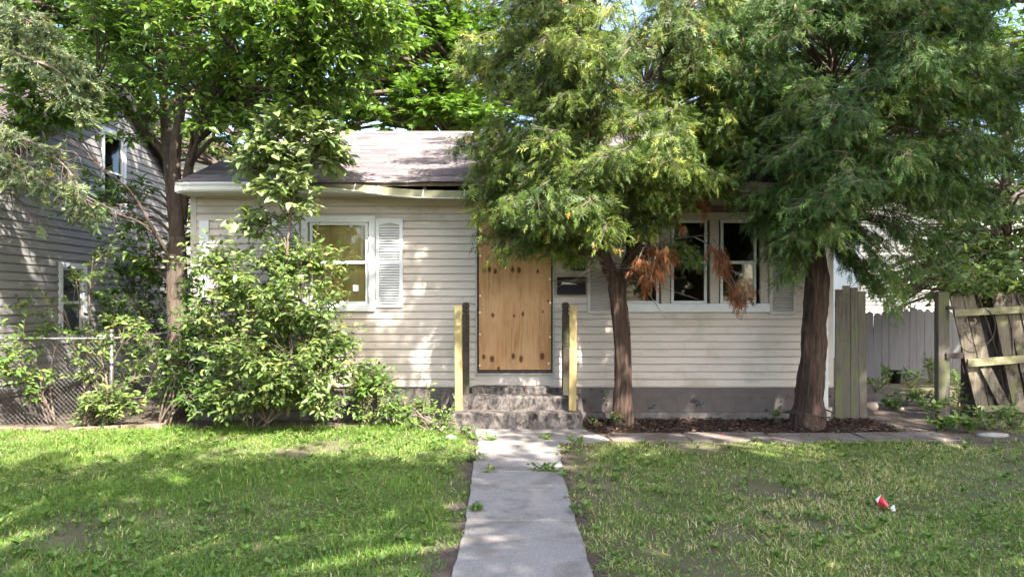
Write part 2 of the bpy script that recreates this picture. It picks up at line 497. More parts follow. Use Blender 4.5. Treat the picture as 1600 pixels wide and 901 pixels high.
# foliage
G = {}
G['cedar'] = leaf_mat('cedar_sunlit_green', [(0, (0.028, 0.057, 0.011)), (0.35, (0.064, 0.111, 0.020)), (0.65, (0.121, 0.180, 0.029)), (0.9, (0.218, 0.277, 0.052)), (0.97, (0.306, 0.328, 0.067)), (1, (0.371, 0.226, 0.052))], 0.20, 0.5, 0.35)  # palette for the sunlit cedar, sunlight mixed into the yellow green
G['cedar_in_shade'] = leaf_mat('cedar_shaded_green', [(0, (0.026, 0.055, 0.014)), (0.35, (0.052, 0.103, 0.025)), (0.65, (0.088, 0.163, 0.037)), (0.9, (0.150, 0.236, 0.053)), (0.97, (0.210, 0.270, 0.060)), (1, (0.280, 0.201, 0.055))], 0.20, 0.5, 0.3, (1.05, 1.15, 0.6))  # darker palette for the other cedar, its shade mixed into the colour
G['cedar_dead'] = leaf_mat('cedar_rust', [(0, (0.12, 0.045, 0.02)), (0.5, (0.225, 0.088, 0.036)), (1, (0.33, 0.155, 0.07))], 0.2, 0.7, 0.15, (1.1, 0.9, 0.6))
G['bush'] = leaf_mat('shrub_leaf', [(0, (0.075, 0.133, 0.034)), (0.5, (0.143, 0.217, 0.061)), (0.9, (0.247, 0.315, 0.093)), (1, (0.450, 0.392, 0.102))], 0.32, 0.4, 0.45)
G['sapling'] = leaf_mat('sapling_leaf', [(0, (0.131, 0.197, 0.078)), (0.5, (0.232, 0.300, 0.127)), (1, (0.361, 0.414, 0.222))], 0.34, 0.38, 0.5)
G['tree'] = leaf_mat('tree_leaf', [(0, (0.071, 0.138, 0.023)), (0.5, (0.130, 0.234, 0.042)), (0.9, (0.212, 0.323, 0.065)), (1, (0.341, 0.385, 0.078))], 0.40, 0.38, 0.45)
G['maple'] = leaf_mat('maple_leaf', [(0, (0.052, 0.109, 0.014)), (0.5, (0.098, 0.190, 0.023)), (1, (0.172, 0.270, 0.040))], 0.42, 0.4, 0.4)
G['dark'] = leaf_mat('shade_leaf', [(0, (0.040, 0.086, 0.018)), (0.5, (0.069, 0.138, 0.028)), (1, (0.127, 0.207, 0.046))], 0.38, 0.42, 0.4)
G['weed'] = leaf_mat('weed_leaf', [(0, (0.064, 0.130, 0.028)), (0.5, (0.121, 0.215, 0.044)), (0.9, (0.209, 0.306, 0.068)), (1, (0.419, 0.382, 0.083))], 0.32, 0.45, 0.4)
G['spruce'] = leaf_mat('spruce_needle', [(0, (0.116, 0.171, 0.100)), (0.5, (0.190, 0.252, 0.132)), (0.85, (0.270, 0.308, 0.116)), (1, (0.406, 0.341, 0.073))], 0.12, 0.55, 0.3, (1, 1, 0.7))
G['grass'] = leaf_mat('grass_blade', [(0, (0.091, 0.175, 0.030)), (0.4, (0.161, 0.287, 0.046)), (0.72, (0.272, 0.397, 0.071)), (0.82, (0.350, 0.387, 0.116)), (0.9, (0.526, 0.461, 0.232)), (1, (0.735, 0.663, 0.398))], 0.35, 0.45, 0.3)
G['shingle'] = leaf_mat('asphalt_shingle', [(0, (0.108, 0.092, 0.098)), (0.5, (0.162, 0.140, 0.146)), (1, (0.222, 0.196, 0.203))], 0.0, 0.95, 0.1)

def ground_mat():
    m, nt, b = new_mat('lawn_soil')
    v = coords(nt, (1, 1, 1), False)
    f = noise(nt, v, 1.3, 6, 0.65)
    c = ramp(nt, f, [(0.3, (0.085, 0.095, 0.040)), (0.5, (0.135, 0.128, 0.072)), (0.7, (0.21, 0.182, 0.128))])
    f2 = noise(nt, v, 45, 8, 0.75)
    c = mixc(nt, ramp(nt, f2, [(0.45, (0, 0, 0)), (0.7, (1, 1, 1))]), c, (0.20, 0.165, 0.115))
    f3 = noise(nt, v, 120, 4, 0.7)
    c = mixc(nt, ramp(nt, f3, [(0.55, (0, 0, 0)), (0.75, (1, 1, 1))]), c, (0.06, 0.075, 0.028))
    nt.links.new(c, b.inputs['Base Color'])
    b.inputs['Roughness'].default_value = 1
    b.inputs['Specular IOR Level'].default_value = 0.1
    bump(nt, f2, 0.8, 0.03, b)
    return m
M['ground'] = ground_mat()
M['dirt'] = surf('bare_dirt', [(0.25, (0.085, 0.064, 0.05)), (0.75, (0.155, 0.122, 0.098))], 5, rough=1, bmp=0.9, bdist=0.02, bscale=60, rnd=False,
                 wear=[((0.06, 0.045, 0.032), 20, 0.52, 0.66, (1, 1, 1)), ((0.24, 0.20, 0.17), 45, 0.62, 0.72, (1, 1, 1))])
M['mulch'] = surf('mulch_base', [(0.25, (0.035, 0.022, 0.016)), (0.75, (0.09, 0.055, 0.04))], 30, rough=1, bmp=1, bdist=0.02, rnd=False)

def vnoise(x, y, seed=0, s=1.0):
    r = np.random.default_rng(seed)
    o = np.zeros_like(x)
    for i in range(7):
        a = r.uniform(0, 6.28); k = s * r.uniform(0.6, 2.4)
        o += np.sin((x * math.cos(a) + y * math.sin(a)) * k + r.uniform(0, 6.28))
    return o / 7 * 1.6

# ------------------------------------------------------------------ ground and paths
g = MB()
g.add([(-500, -500, 0), (500, -500, 0), (500, 500, 0), (-500, 500, 0)], [(0, 1, 2, 3)])
tag(g.build('ground', M['ground']), kind='structure')

def patch(name, outline, z, mat, parent=None, thick=0.0, jit=0.02, step=0.12, seed=1, bev=0.004, label=None):
    """a flat slab with an uneven edge from a ground outline"""
    r = random.Random(seed)
    pts = []
    n = len(outline)
    for i in range(n):
        a, b = Vector(outline[i]), Vector(outline[(i + 1) % n])
        k = max(1, int((b - a).length / step))
        for j in range(k):
            p = a.lerp(b, j / k)
            pts.append((p.x + r.uniform(-jit, jit), p.y + r.uniform(-jit, jit)))
    c = Vector((sum(p[0] for p in pts) / len(pts), sum(p[1] for p in pts) / len(pts)))
    m = MB()
    k = len(pts)
    if thick:
        vs_ = [(x, y, z - thick) for x, y in pts] + [(x, y, z - bev) for x, y in pts]
        vs_ += [(x + (c.x - x) / max(1e-6, (c - Vector((x, y))).length) * bev, y + (c.y - y) / max(1e-6, (c - Vector((x, y))).length) * bev, z) for x, y in pts]
        fs = [tuple(range(2 * k, 3 * k))]
        for L in (0, k):
            for i in range(k):
                j = (i + 1) % k
                fs.append((L + i, L + j, L + k + j, L + k + i))
        m.add(vs_, fs)
    else:
        m.add([(x, y, z) for x, y in pts], [tuple(range(k))])
    o = m.build(name, mat, parent)
    return o

path = empty('path')
tag(path, kind='structure')
tag(patch('dirt_verge', [(-0.50, -9.5), (0.62, -9.5), (0.60, -4.4), (0.56, -2.9), (0.66, -1.5), (1.2, -1.62), (1.2, -0.8), (-0.60, -0.8), (-0.50, -1.5), (-0.46, -2.9)], 0.004, M['dirt'], jit=0.05), kind='structure')
patch('slab', [(-0.36, -9.0), (0.46, -9.0), (0.46, -5.62), (-0.35, -5.62)], 0.03, M['slab'], path, 0.1, 0.006, seed=21)
patch('slab', [(-0.35, -5.605), (0.465, -5.605), (0.462, -4.375), (-0.33, -4.375)], 0.028, M['slab'], path, 0.1, 0.008, seed=22)
patch('slab', [(-0.335, -4.36), (0.462, -4.36), (0.462, -2.945), (-0.365, -2.945)], 0.03, M['slab'], path, 0.1, 0.008, seed=23)
patch('slab', [(-0.375, -2.915), (0.47, -2.915), (0.54, -1.485), (-0.39, -1.485)], 0.022, M['slab'], path, 0.1, 0.010, seed=24)
patch('slab', [(-0.42, -1.465), (0.95, -1.55), (1.12, -1.40), (1.0, -1.0), (0.9, -0.77), (-0.45, -0.77)], 0.018, M['slab'], path, 0.1, 0.012, seed=25)
cross = empty('side_path')
tag(cross, kind='structure')
for i, (a, b, dy) in enumerate(((1.15, 2.05, 0), (2.07, 3.06, 0.02), (3.08, 4.1, -0.01), (4.13, 5.15, 0.03))):
    patch('slab', [(a, -1.50 + dy), (b, -1.49 + dy), (b, -0.98 + dy), (a, -1.0 + dy)], 0.014 + 0.004 * (i % 2), M['dirty_slab'], cross, 0.08, 0.022, seed=40 + i)
tag(patch('dirt_path', [(4.3, -1.55), (6.6, -1.45), (6.3, -0.5), (6.0, 0.4), (6.9, 1.5), (7.2, 4.8), (4.5, 4.8), (4.45, -0.02), (4.9, -0.2), (4.9, -0.92), (4.3, -0.95)], 0.005, M['dirt'], jit=0.06), kind='structure')
tag(patch('mulch_bed', [(0.95, -0.98), (4.75, -0.97), (4.9, -0.3), (4.4, -0.01), (0.93, -0.01)], 0.010, M['mulch'], jit=0.03), kind='structure')
tag(patch('fence_dirt', [(-9, -0.95), (-5.0, -0.62), (-2.0, -0.5), (-0.9, -0.45), (-0.9, -0.02), (-4.3, -0.02), (-4.3, 3.5), (-9, 3.5)], 0.004, M['dirt'], jit=0.05), kind='structure')

# ------------------------------------------------------------------ houses
def siding(parent, O, U, N, z0, z1, expo, span, openings, mat, seams=(), gap=0.0008, name='siding_plank', seed=3):
    """lapped boards, one object per board; span(z) gives the run (u0, u1) at a height"""
    r = random.Random(seed)
    O, U, N = Vector(O), Vector(U), Vector(N)
    n = int(round((z1 - z0) / expo))
    for i in range(n):
        za = z0 + i * expo
        zb = za + expo
        u0, u1 = span((za + zb) / 2)
        if u1 - u0 < 0.03: continue
        runs = [(u0, u1)]
        for (a, b, oz0, oz1) in openings:
            if min(zb, oz1) - max(za, oz0) > 0.3 * expo:
                nr = []
                for (p, q) in runs:
                    if b <= p or a >= q: nr.append((p, q)); continue
                    if a > p: nr.append((p, a))
                    if b < q: nr.append((b, q))
                runs = nr
        fin = []
        for (p, q) in runs:
            cut = [s + (0.0 if (i // 2) % 2 else 1.45) for s in seams]
            cs = [p] + [c for c in cut if p + 0.3 < c < q - 0.3] + [q]
            fin += list(zip(cs[:-1], cs[1:]))
        for (p, q) in fin:
            t = r.uniform(-0.0012, 0.0012)
            prof = [(0.001, za), (0.021 + t, za - 0.002), (0.022 + t, za + 0.006), (0.012, zb - 0.016), (0.0015, zb - 0.013)]
            vs_ = []
            for u in (p + gap, q - gap):
                for (nn, z) in prof:
                    w = O + U * u + N * nn
                    vs_.append((w.x, w.y, z))
            k = 5
            fs = [tuple(range(k)), tuple(range(2 * k - 1, k - 1, -1))]
            for a in range(k):
                b = (a + 1) % k
                fs.append((b, a, k + a, k + b))
            MB().add(vs_, fs).build(name, mat, parent)

def sheet(parent, name, O, U, N, us, zs, openings, mat, thick, top=None):
    """one wall leaf with its openings cut out, as one connected mesh"""
    O, U, N = Vector(O), Vector(U), Vector(N)
    us = sorted(set([round(u, 5) for u in us] + [round(o[k], 5) for o in openings for k in (0, 1)]))
    zs = sorted(set([round(z, 5) for z in zs] + [round(o[k], 5) for o in openings for k in (2, 3)]))
    V = []
    for z in zs:
        for u in us:
            zz = min(z, top(u)) if top else z
            p = O + U * u
            V.append((p.x, p.y, zz))
    F = []
    nu = len(us)
    for j in range(len(zs) - 1):
        for i in range(nu - 1):
            uc, zc = (us[i] + us[i + 1]) / 2, (zs[j] + zs[j + 1]) / 2
            if any(o[0] < uc < o[1] and o[2] < zc < o[3] for o in openings): continue
            F.append((j * nu + i, j * nu + i + 1, (j + 1) * nu + i + 1, (j + 1) * nu + i))
    o = MB().add(V, F).build(name, mat, parent)
    md = o.modifiers.new('thick', 'SOLIDIFY')
    md.thickness = thick
    md.offset = -1
    nn = o.data.polygons[0].normal
    if nn.dot(N) < 0: md.offset = 1
    return o

house = empty('house', (0, 3.8, 0), 'small single storey house with beige lap siding and boarded front door', 'house')
HX = 4.37
W1 = (wx(472), wx(586), wz(485), wz(338))
DR = (wx(743), wx(866), wz(585), wz(343))
W2 = (wx(962), wx(1198), wz(486), wz(333))
OPS = [W1, DR, W2]
sheet(house, 'wall', (0, 0, 0), (1, 0, 0), (0, -1, 0), [-HX, HX], [0.44, 3.12], [(a + .02, b - .02, c + .02, d - .02) for a, b, c, d in OPS], M['cream'], 0.12)
siding(house, (0, 0, 0), (1, 0, 0), (0, -1, 0), 0.458, 3.12, 0.1023, lambda z: (-HX + 0.085, HX - 0.085), OPS, M['siding'], seams=(-3.3, 0.9))
for s in (-1, 1):
    MB().cbox(min(s * HX, s * (HX - 0.085)), max(s * HX, s * (HX - 0.085)), -0.024, 0.06, 0.45, 3.11, 0.004).build('corner_trim', M['cream'], house)
MB().box(-HX, -HX + 0.1, 0.121, 7.6, 0.44, 3.12).build('side_wall', M['siding'], house)
MB().box(HX - 0.1, HX, 0.121, 7.6, 0.44, 3.12).build('side_wall', M['siding'], house)
MB().box(-HX + 0.101, HX - 0.101, 7.5, 7.6, 0.44, 3.12).build('back_wall', M['siding'], house)
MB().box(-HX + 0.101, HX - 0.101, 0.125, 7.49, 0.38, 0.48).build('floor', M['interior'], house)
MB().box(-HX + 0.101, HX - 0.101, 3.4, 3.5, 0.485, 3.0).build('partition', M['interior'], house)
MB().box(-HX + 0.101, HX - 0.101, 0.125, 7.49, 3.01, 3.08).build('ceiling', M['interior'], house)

# foundation blocks
fnd = MB().box(-HX + 0.03, HX - 0.03, 0.035, 0.2, -0.2, 0.437).build('foundation', M['footing'], house)
blk = MB().cbox(-0.1965, 0.1965, -0.02, 0.03, -0.0, 0.19, 0.004)
bme = None
for row, (z, hh) in enumerate(((0.0, 0.104), (0.105, 0.192), (0.298, 0.154))):
    x = -HX + 0.02 - (0.2 if row % 2 else 0)
    bm_ = MB().cbox(0.003, 0.394, 0.008, 0.034, 0.002, hh, 0.005)
    while x < HX - 0.02:
        a, b = max(x, -HX + 0.02), min(x + 0.4, HX - 0.02)
        if b - a > 0.05:
            MB().cbox(a + 0.0005, b - 0.0005, (0.006 if row else -0.03) + random.uniform(-0.001, 0.001), 0.034, z, z + hh, 0.0015).build('block' if row else 'footing_block', M['foundation'] if row else M['footing'], fnd)
        x += 0.4

# windows
def window(parent, x0, x1, z0, z1, mcase, lights, rail, casing=0.085, deep=0.03):
    """casing with one or more double-hung lights; lights = list of (x0, x1) of glass, rail = meeting rail height"""
    w = MB().ring(x0 - 0.004, x1 + 0.004, z0 - 0.004, z1 + 0.004, casing, -0.034, 0.02).build('window', mcase, parent)
    gz0, gz1 = z0 + casing, z1 - casing
    for (a, b) in lights:
        MB().ring(a - 0.035, b + 0.035, rail - 0.015, gz1 + 0.004, 0.036, -0.004, 0.03).build('upper_sash', M['white'], w)
        MB().ring(a - 0.035, b + 0.035, gz0 - 0.004, rail + 0.018, 0.036, 0.010, 0.045, 0.045).build('lower_sash', M['white'], w)
        MB().box(a - 0.005, b + 0.005, 0.010, 0.014, rail - 0.005, gz1).build('pane', M['glass'], w)
        MB().box(a - 0.005, b + 0.005, 0.026, 0.030, gz0 + 0.02, rail + 0.005).build('pane', M['glass'], w)
    return w

wA = window(house, *W1[:2], *W1[2:], M['white'], [(wx(488), wx(571))], wz(410))
kn = []
plyin = plywood_mat('interior_plywood', (0.72, 0.54, 0.20), (0.58, 0.40, 0.12), [])
MB().box(W1[0] + 0.05, W1[1] - 0.05, 0.075, 0.09, W1[2] + 0.05, W1[3] - 0.05).build('boarding', plyin, wA)
MB().box(wx(551), wx(560), 0.020, 0.022, wz(455), wz(445)).build('paper_note', M['paper'], wA)
MB().box(wx(563), wx(565), 0.066, 0.073, wz(404), wz(352)).build('blind_cord', M['paper'], wA)
wB = window(house, *W2[:2], *W2[2:], M['cream'], [(wx(978), wx(1026)), (wx(1053), wx(1101)), (wx(1130), wx(1178))], wz(410), 0.10)
for px in (1039.5, 1115.5):
    MB().cbox(wx(px - 7), wx(px + 7), -0.03, 0.04, W2[2] + 0.10, W2[3] - 0.10, 0.004).build('mullion', M['cream'], wB)
MB().cbox(W2[0] - 0.02, W2[1] + 0.02, -0.062, -0.036, W2[2] - 0.012, W2[2] + 0.105, 0.006).build('sill', M['white'], wB)
MB().cbox(W2[0] - 0.03, W2[1] + 0.05, -0.045, -0.019, W2[3] + 0.006, W2[3] + 0.10, 0.004).build('header_board', M['brown_fascia'], house)
MB().cbox(W1[0] - 0.01, W1[1] + 0.01, -0.055, -0.036, W1[2] - 0.012, W1[2] + 0.09, 0.006).build('sill', M['white'], wA)

# shutters
sl_cache = {}
def shutter(x0, x1, z0, z1, mat, label=None):
    s = MB().ring(x0, x1, z0, z1, 0.045, -0.046, -0.019).build('shutter', mat, house)
    if label: s['label'] = label
    zm = (z0 + z1) / 2 + 0.01
    MB().box(x0 + 0.0455, x1 - 0.0455, -0.043, -0.022, zm - 0.03, zm + 0.03).build('middle_rail', mat, s)
    MB().box(x0 + 0.0455, x1 - 0.0455, -0.023, -0.0195, z0 + 0.046, z1 - 0.046).build('shade_board', M['grey_trim'], s)  # grey board put in for the shade between the louvers
    pts = [(x0 + 0.0455, z1 - 0.0455)]
    n = 9
    for i in range(n + 1):
        t = i / n
        pts.append((x0 + 0.0455 + t * (x1 - x0 - 0.091), z1 - 0.0457 - 0.045 + 0.032 * math.sin(math.pi * t)))
    pts.append((x1 - 0.0455, z1 - 0.0455))
    MB().prism(pts[::-1], -0.044, -0.023).build('arched_head', mat, s)
    key = (round(x1 - x0, 3), mat.name)
    for (a, b) in ((z0 + 0.05, zm - 0.033), (zm + 0.033, z1 - 0.092)):
        k = int((b - a) / 0.034)
        for i in range(k):
            zc = a + (i + 0.5) * (b - a) / k
            if key not in sl_cache:
                m = MB()
                w = x1 - x0 - 0.092
                m.add([(-w / 2, -0.012, -0.013), (w / 2, -0.012, -0.013), (w / 2, 0.008, 0.006), (-w / 2, 0.008, 0.006),
                       (-w / 2, -0.014, -0.009), (w / 2, -0.014, -0.009), (w / 2, 0.006, 0.010), (-w / 2, 0.006, 0.010)],
                      [(0, 3, 2, 1), (4, 5, 6, 7), (0, 1, 5, 4), (2, 3, 7, 6), (1, 2, 6, 5), (3, 0, 4, 7)])
                me = bpy.data.meshes.new('louver')
                me.from_pydata(m.v, [], m.f)
                me.materials.append(mat)
                sl_cache[key] = me
            link('louver', sl_cache[key], s, ((x0 + x1) / 2, -0.033, zc))
    for (px_, pz_) in ((x0 + 0.02, z0 + 0.02), (x1 - 0.02, z0 + 0.02), (x0 + 0.02, z1 - 0.02), (x1 - 0.02, z1 - 0.02)):
        MB().box(px_ - 0.006, px_ + 0.006, -0.049, -0.0465, pz_ - 0.006, pz_ + 0.006).build('screw', M['grey_trim'], s)
    return s
shutter(wx(588), wx(630), wz(480), wz(342), M['white'], 'white louvred shutter between window and plywood door')
shutter(wx(427), wx(469), wz(480), wz(342), M['white'], 'white louvred shutter behind the sapling')
shutter(wx(917), wx(959.5), wz(490), wz(348), M['shutter_cream'])
shutter(wx(1200.5), wx(1243), wz(491), wz(348), M['shutter_cream'])
MB().cbox(wx(313), wx(328), -0.04, -0.019, wz(470), wz(345), 0.004).build('trim_board', M['white'], house)

# doorway: frame, boarded opening
dr = MB().ring(DR[0], DR[1], DR[2], DR[3], 0.022, -0.032, 0.02).build('door_frame', M['grey_trim'], house)
MB().box(DR[0] + 0.024, DR[1] - 0.024, 0.0, 0.02, DR[2] + 0.024, DR[3] - 0.024).build('dark_backing', M['dark_gap'], dr)
MB().cbox(DR[0] + 0.024, DR[1] - 0.024, -0.018, -0.001, DR[2] + 0.023, DR[2] + 0.06, 0.004).build('door_sill', M['dark_gap'], dr)
knots = [(wx(x), wz(y), r) for x, y, r in ((757, 422, .016), (765, 421, .017), (774, 424, .017), (801, 421, .017), (811, 422, .018), (840, 424, .013),
         (770, 492, .014), (817, 490, .014), (803, 493, .009), (848, 487, .008), (756, 557, .014), (769, 560, .020), (802, 556, .018), (814, 560, .020), (847, 556, .022), (779, 575, .012), (856, 470, .009))]
ply = plywood_mat('plywood', (0.45, 0.265, 0.125), (0.31, 0.155, 0.06), knots)
pb = MB().cbox(wx(748.5), wx(861), -0.036, -0.0185, wz(577), wz(346), 0.002).build('plywood_sheet', ply, dr)
pb['label'] = 'knotty plywood sheet screwed over the front doorway'
for (px, py) in ((750.5, 462), (750, 488), (750, 522), (749.8, 570), (859, 436), (859.5, 473), (859, 526), (857, 567), (750.5, 400), (859, 395)):
    c = (wx(px), -0.0365, wz(py))
    m = MB()
    k = 10
    m.add([(c[0] + 0.014 * math.cos(2 * math.pi * i / k), c[1] - zz, c[2] + 0.014 * math.sin(2 * math.pi * i / k)) for zz in (0, 0.005) for i in range(k)],
          [tuple(range(k)), tuple(range(2 * k - 1, k - 1, -1))] + [(i, (i + 1) % k, k + (i + 1) % k, k + i) for i in range(k)])
    m.build('washer', M['paper'], pb)

# roof
EY, EZ, RY, SL = -0.35, 3.165, 3.8, 0.405
RZ = EZ + (RY - EY) * SL
RX = 4.40
prof = [(EY, EZ), (RY, RZ), (2 * RY - EY, EZ), (2 * RY - EY, EZ - 0.05), (RY, RZ - 0.06), (EY, EZ - 0.045)]
m = MB()
n6 = len(prof)
m.add([(x, y, z) for x in (-RX, RX) for y, z in prof], [(5, 4, 1, 0), (4, 3, 2, 1), (6 + 0, 6 + 1, 6 + 4, 6 + 5), (6 + 1, 6 + 2, 6 + 3, 6 + 4)] + [(i, (i + 1) % 6, 6 + (i + 1) % 6, 6 + i) for i in range(6)])
roof = m.build('roof', M['attic'], house)
LS = math.hypot(RY - EY, RZ - EZ)
ex = 0.130
V, F, VAR = [], [], []
rr = random.Random(5)
ncrs = int(LS / ex) + 1
cy_, sy_ = (RY - EY) / LS, (RZ - EZ) / LS
for i in range(ncrs):
    s0 = i * ex - 0.025
    s1 = min(s0 + ex * 1.25, LS + 0.01)
    x = -RX - 0.02 - rr.uniform(0, 0.3)
    rv = rr.uniform(-0.12, 0.12)
    while x < RX + 0.02:
        w = 0.305 * rr.choice((0.5, 1, 1, 1, 1.15))
        a, b = max(x, -RX - 0.02) + 0.002, min(x + w, RX + 0.02) - 0.002
        if b - a > 0.02:
            xc = (a + b) / 2
            def lift(xx):
                if i < 2 and -2.2 < xx < 0.2:
                    return (0.022 if i == 0 else 0.008) * (0.5 + 0.5 * math.sin(xx * 5.0)) * min(1, (xx + 2.2) / .5)
                return 0
            k = len(V)
            j0 = rr.uniform(-0.004, 0.004)
            for (ss, tt, ll) in ((s0 + j0, 0.014, 1), (s1, 0.006, 0)):
                for xx in (a, b):
                    h = tt + lift(xx) * ll
                    V.append((xx, EY + ss * cy_ - h * sy_, EZ + ss * sy_ + h * cy_))
            for (ss, tt) in ((s0 + j0, 0.004),):
                for xx in (a, b):
                    h = tt + lift(xx)
                    V.append((xx, EY + ss * cy_ - h * sy_, EZ + ss * sy_ + h * cy_))
            F += [(k, k + 1, k + 3, k + 2), (k + 4, k + 5, k + 1, k)]
            F += [(k + 4, k, k + 2, k + 2), (k + 1, k + 5, k + 3, k + 3)] if False else []
            v = min(1, max(0, rr.gauss(0.5, 0.2) + rv))
            VAR += [v] * 6
        x += w
sh = np_mesh('shingles', V, F, G['shingle'], VAR, roof)
sh['kind'] = 'stuff'
MB().add([(x, RY + dy, RZ + dz) for x in (-RX - 0.02, RX + 0.02) for dy, dz in ((-0.14, -0.035), (0, 0.03), (0.14, -0.035))], [(0, 1, 4, 3), (1, 2, 5, 4)]).build('ridge_cap', M['brick_bit'], roof)
for s in (-1, 1):
    gx = s * (HX - 0.05)
    MB().add([(gx + dx, y, z) for dx in (-0.05, 0.05) for y, z in ((0.0, 3.1), (RY, RZ - 0.1), (7.6, 3.1))], [(0, 1, 2), (5, 4, 3), (0, 3, 4, 1), (1, 4, 5, 2), (2, 5, 3, 0)]).build('gable', M['siding'], house)
    MB().add([(s * (RX + 0.001) + dx, y, z) for dx in (0, s * 0.02) for y, z in ((EY, EZ - 0.002), (RY, RZ - 0.002), (RY, RZ - 0.14), (EY, EZ - 0.12))], [(0, 1, 2, 3), (7, 6, 5, 4), (0, 4, 5, 1), (1, 5, 6, 2), (2, 6, 7, 3), (3, 7, 4, 0)]).build('rake_board', M['white_metal'], roof)
# eave: soffit, fascia with a stretch gone, rafter tails
MB().box(-RX + 0.01, RX - 0.01, EY + 0.03, -0.018, 3.035, 3.05).build('soffit', M['siding'], house)
MB().box(-RX, -2.05, EY + 0.005, EY + 0.028, 3.03, 3.115).build('fascia', M['white_metal'], house)
MB().box(0.05, RX, EY + 0.005, EY + 0.028, 3.03, 3.115).build('fascia', M['brown_fascia'], house)
for x in np.arange(-4.2, 4.4, 0.61):
    MB().box(x - 0.02, x + 0.02, EY + 0.035, -0.01, 3.051, 3.12).build('rafter_tail', M['attic'], roof)

def smooth(t):
    t = max(0, min(1, t))
    return t * t * (3 - 2 * t)
def gut_k(x): return smooth((x + 3.25) / 1.6) * (1 - smooth((x - 0.2) / 0.9))
gx = np.linspace(-RX + 0.06, RX - 0.06, 61)
mf, mbk = MB(), MB()
for i, x in enumerate(gx):
    k = gut_k(x)
    dz = 3.15 - 0.085 * smooth((x + 2.3) / 1.2) * (1 - smooth((x - 0.2) / 0.9)) + 0.004 * math.sin(x * 3)
    y0 = EY - 0.004
    P = [(0.0, -0.112), (-0.078, -0.112 - 0.012 * k), (-0.095, -0.092 - 0.025 * k), (-0.100, -0.05 - 0.07 * k), (-0.122, -0.02 - 0.098 * k), (-0.122, 0.0 - 0.112 * k), (-0.108, 0.0 - 0.112 * k)]
    mf.v += [(x, y0 + a, dz + b) for a, b in P]
    mbk.v += [(x, y0 - 0.001, dz), (x, y0 - 0.001, dz - 0.1105)]
    if i:
        n = len(P)
        for j in range(n - 1):
            a, b = (i - 1) * n + j, i * n + j
            mf.f.append((a, b, b + 1, a + 1))
        mbk.f.append(((i - 1) * 2, i * 2, i * 2 + 1, (i - 1) * 2 + 1))
M['gutter_back'] = surf('gutter_algae', [(0.3, (0.17, 0.172, 0.095)), (0.7, (0.29, 0.29, 0.20))], 5, rough=0.6, bmp=0)
gut = mf.build('gutter', M['white_metal'], house)
md = gut.modifiers.new('thick', 'SOLIDIFY'); md.thickness = 0.003
gb = mbk.build('gutter_back', M['gutter_back'], gut)
md = gb.modifiers.new('thick', 'SOLIDIFY'); md.thickness = 0.003
MB().prism([(-RX + 0.06, 3.15), (-RX + 0.06, 3.04), (-RX + 0.052, 3.04), (-RX + 0.052, 3.15)], EY - 0.125, EY - 0.003).build('end_cap', M['white_metal'], gut)
for x in (-2.05, -1.75, -1.16, -0.62, -0.1):
    k = gut_k(x)
    dz = 3.15 - 0.085 * smooth((x + 2.3) / 1.2)
    MB().tube([(x, EY + 0.0, dz + 0.005), (x, EY - 0.06, dz - 0.04 * k), (x, EY - 0.118, dz - 0.105 * k)], 0.010, 5).build('hanger', M['white_metal'], gut)
# downspout
ds = MB()
dx = wx(1284)
ds.cbox(dx - 0.045, dx + 0.045, -0.105, -0.03, 0.16, 2.92, 0.012)
dso = ds.build('downspout', M['white_metal'], house)
MB().tube([(dx, -0.07, 2.9), (dx, -0.12, 2.98), (dx, -0.33, 3.06)], [0.045, 0.045, 0.045], 8).build('elbow', M['white_metal'], dso)
for z in (0.5, 1.6, 2.5):
    MB().box(dx - 0.06, dx + 0.06, -0.108, -0.019, z, z + 0.03).build('strap', M['white_metal'], dso)
cp = MB().lathe([(0.055, 0.0), (0.075, 0.0), (0.072, 0.12), (0.09, 0.125), (0.092, 0.185), (0.072, 0.19), (0.06, 0.10)], (dx, -0.09, 0), 18).build('drain_pipe', M['cream'], smooth=False)
tag(cp, 'short pale clay drain pipe under the white downspout', 'drain pipe')

# mailbox and plaque
mb = empty('mailbox', (wx(892), -0.02, wz(460)), 'black wall mailbox with an envelope showing beside the plywood door', 'mailbox')
x0, x1, z0, z1 = wx(870), wx(914), wz(460), wz(434)
MB().box(x0, x1, -0.024, -0.0185, z0, z1).build('back_plate', M['black'], mb)
MB().cbox(x0, x1, -0.10, -0.090, z0, z0 + 0.135, 0.003).build('front_panel', M['black'], mb)
MB().box(x0, x0 + 0.006, -0.0895, -0.0245, z0, z1).build('side_panel', M['black'], mb)
MB().box(x1 - 0.006, x1, -0.0895, -0.0245, z0, z1).build('side_panel', M['black'], mb)
MB().box(x0 + 0.0065, x1 - 0.0065, -0.0895, -0.0245, z0, z0 + 0.006).build('bottom_panel', M['black'], mb)
MB().box(x0 - 0.004, x1 + 0.004, -0.098, -0.0245, z1 + 0.001, z1 + 0.008).build('lid', M['black'], mb)
ev = MB().prism([(x0 + 0.055, z0 + 0.10), (x0 + 0.28, z0 + 0.10), (x0 + 0.275, z0 + 0.138), (x0 + 0.20, z0 + 0.152), (x0 + 0.075, z0 + 0.172), (x0 + 0.062, z0 + 0.150)], -0.0755, -0.073).build('envelope', M['paper'])
tag(ev, 'white envelope sticking out of the black mailbox', 'envelope')
pq = empty('wall_plaque', (wx(902), -0.02, wz(423)), 'small dark framed panel on the siding above the mailbox', 'plaque')
MB().ring(wx(891), wx(914), wz(423), wz(398), 0.018, -0.045, -0.0185).build('frame', M['black'], pq)
MB().box(wx(891) + 0.019, wx(914) - 0.019, -0.030, -0.0185, wz(423) + 0.019, wz(398) - 0.019).build('panel', M['dark_gap'], pq)
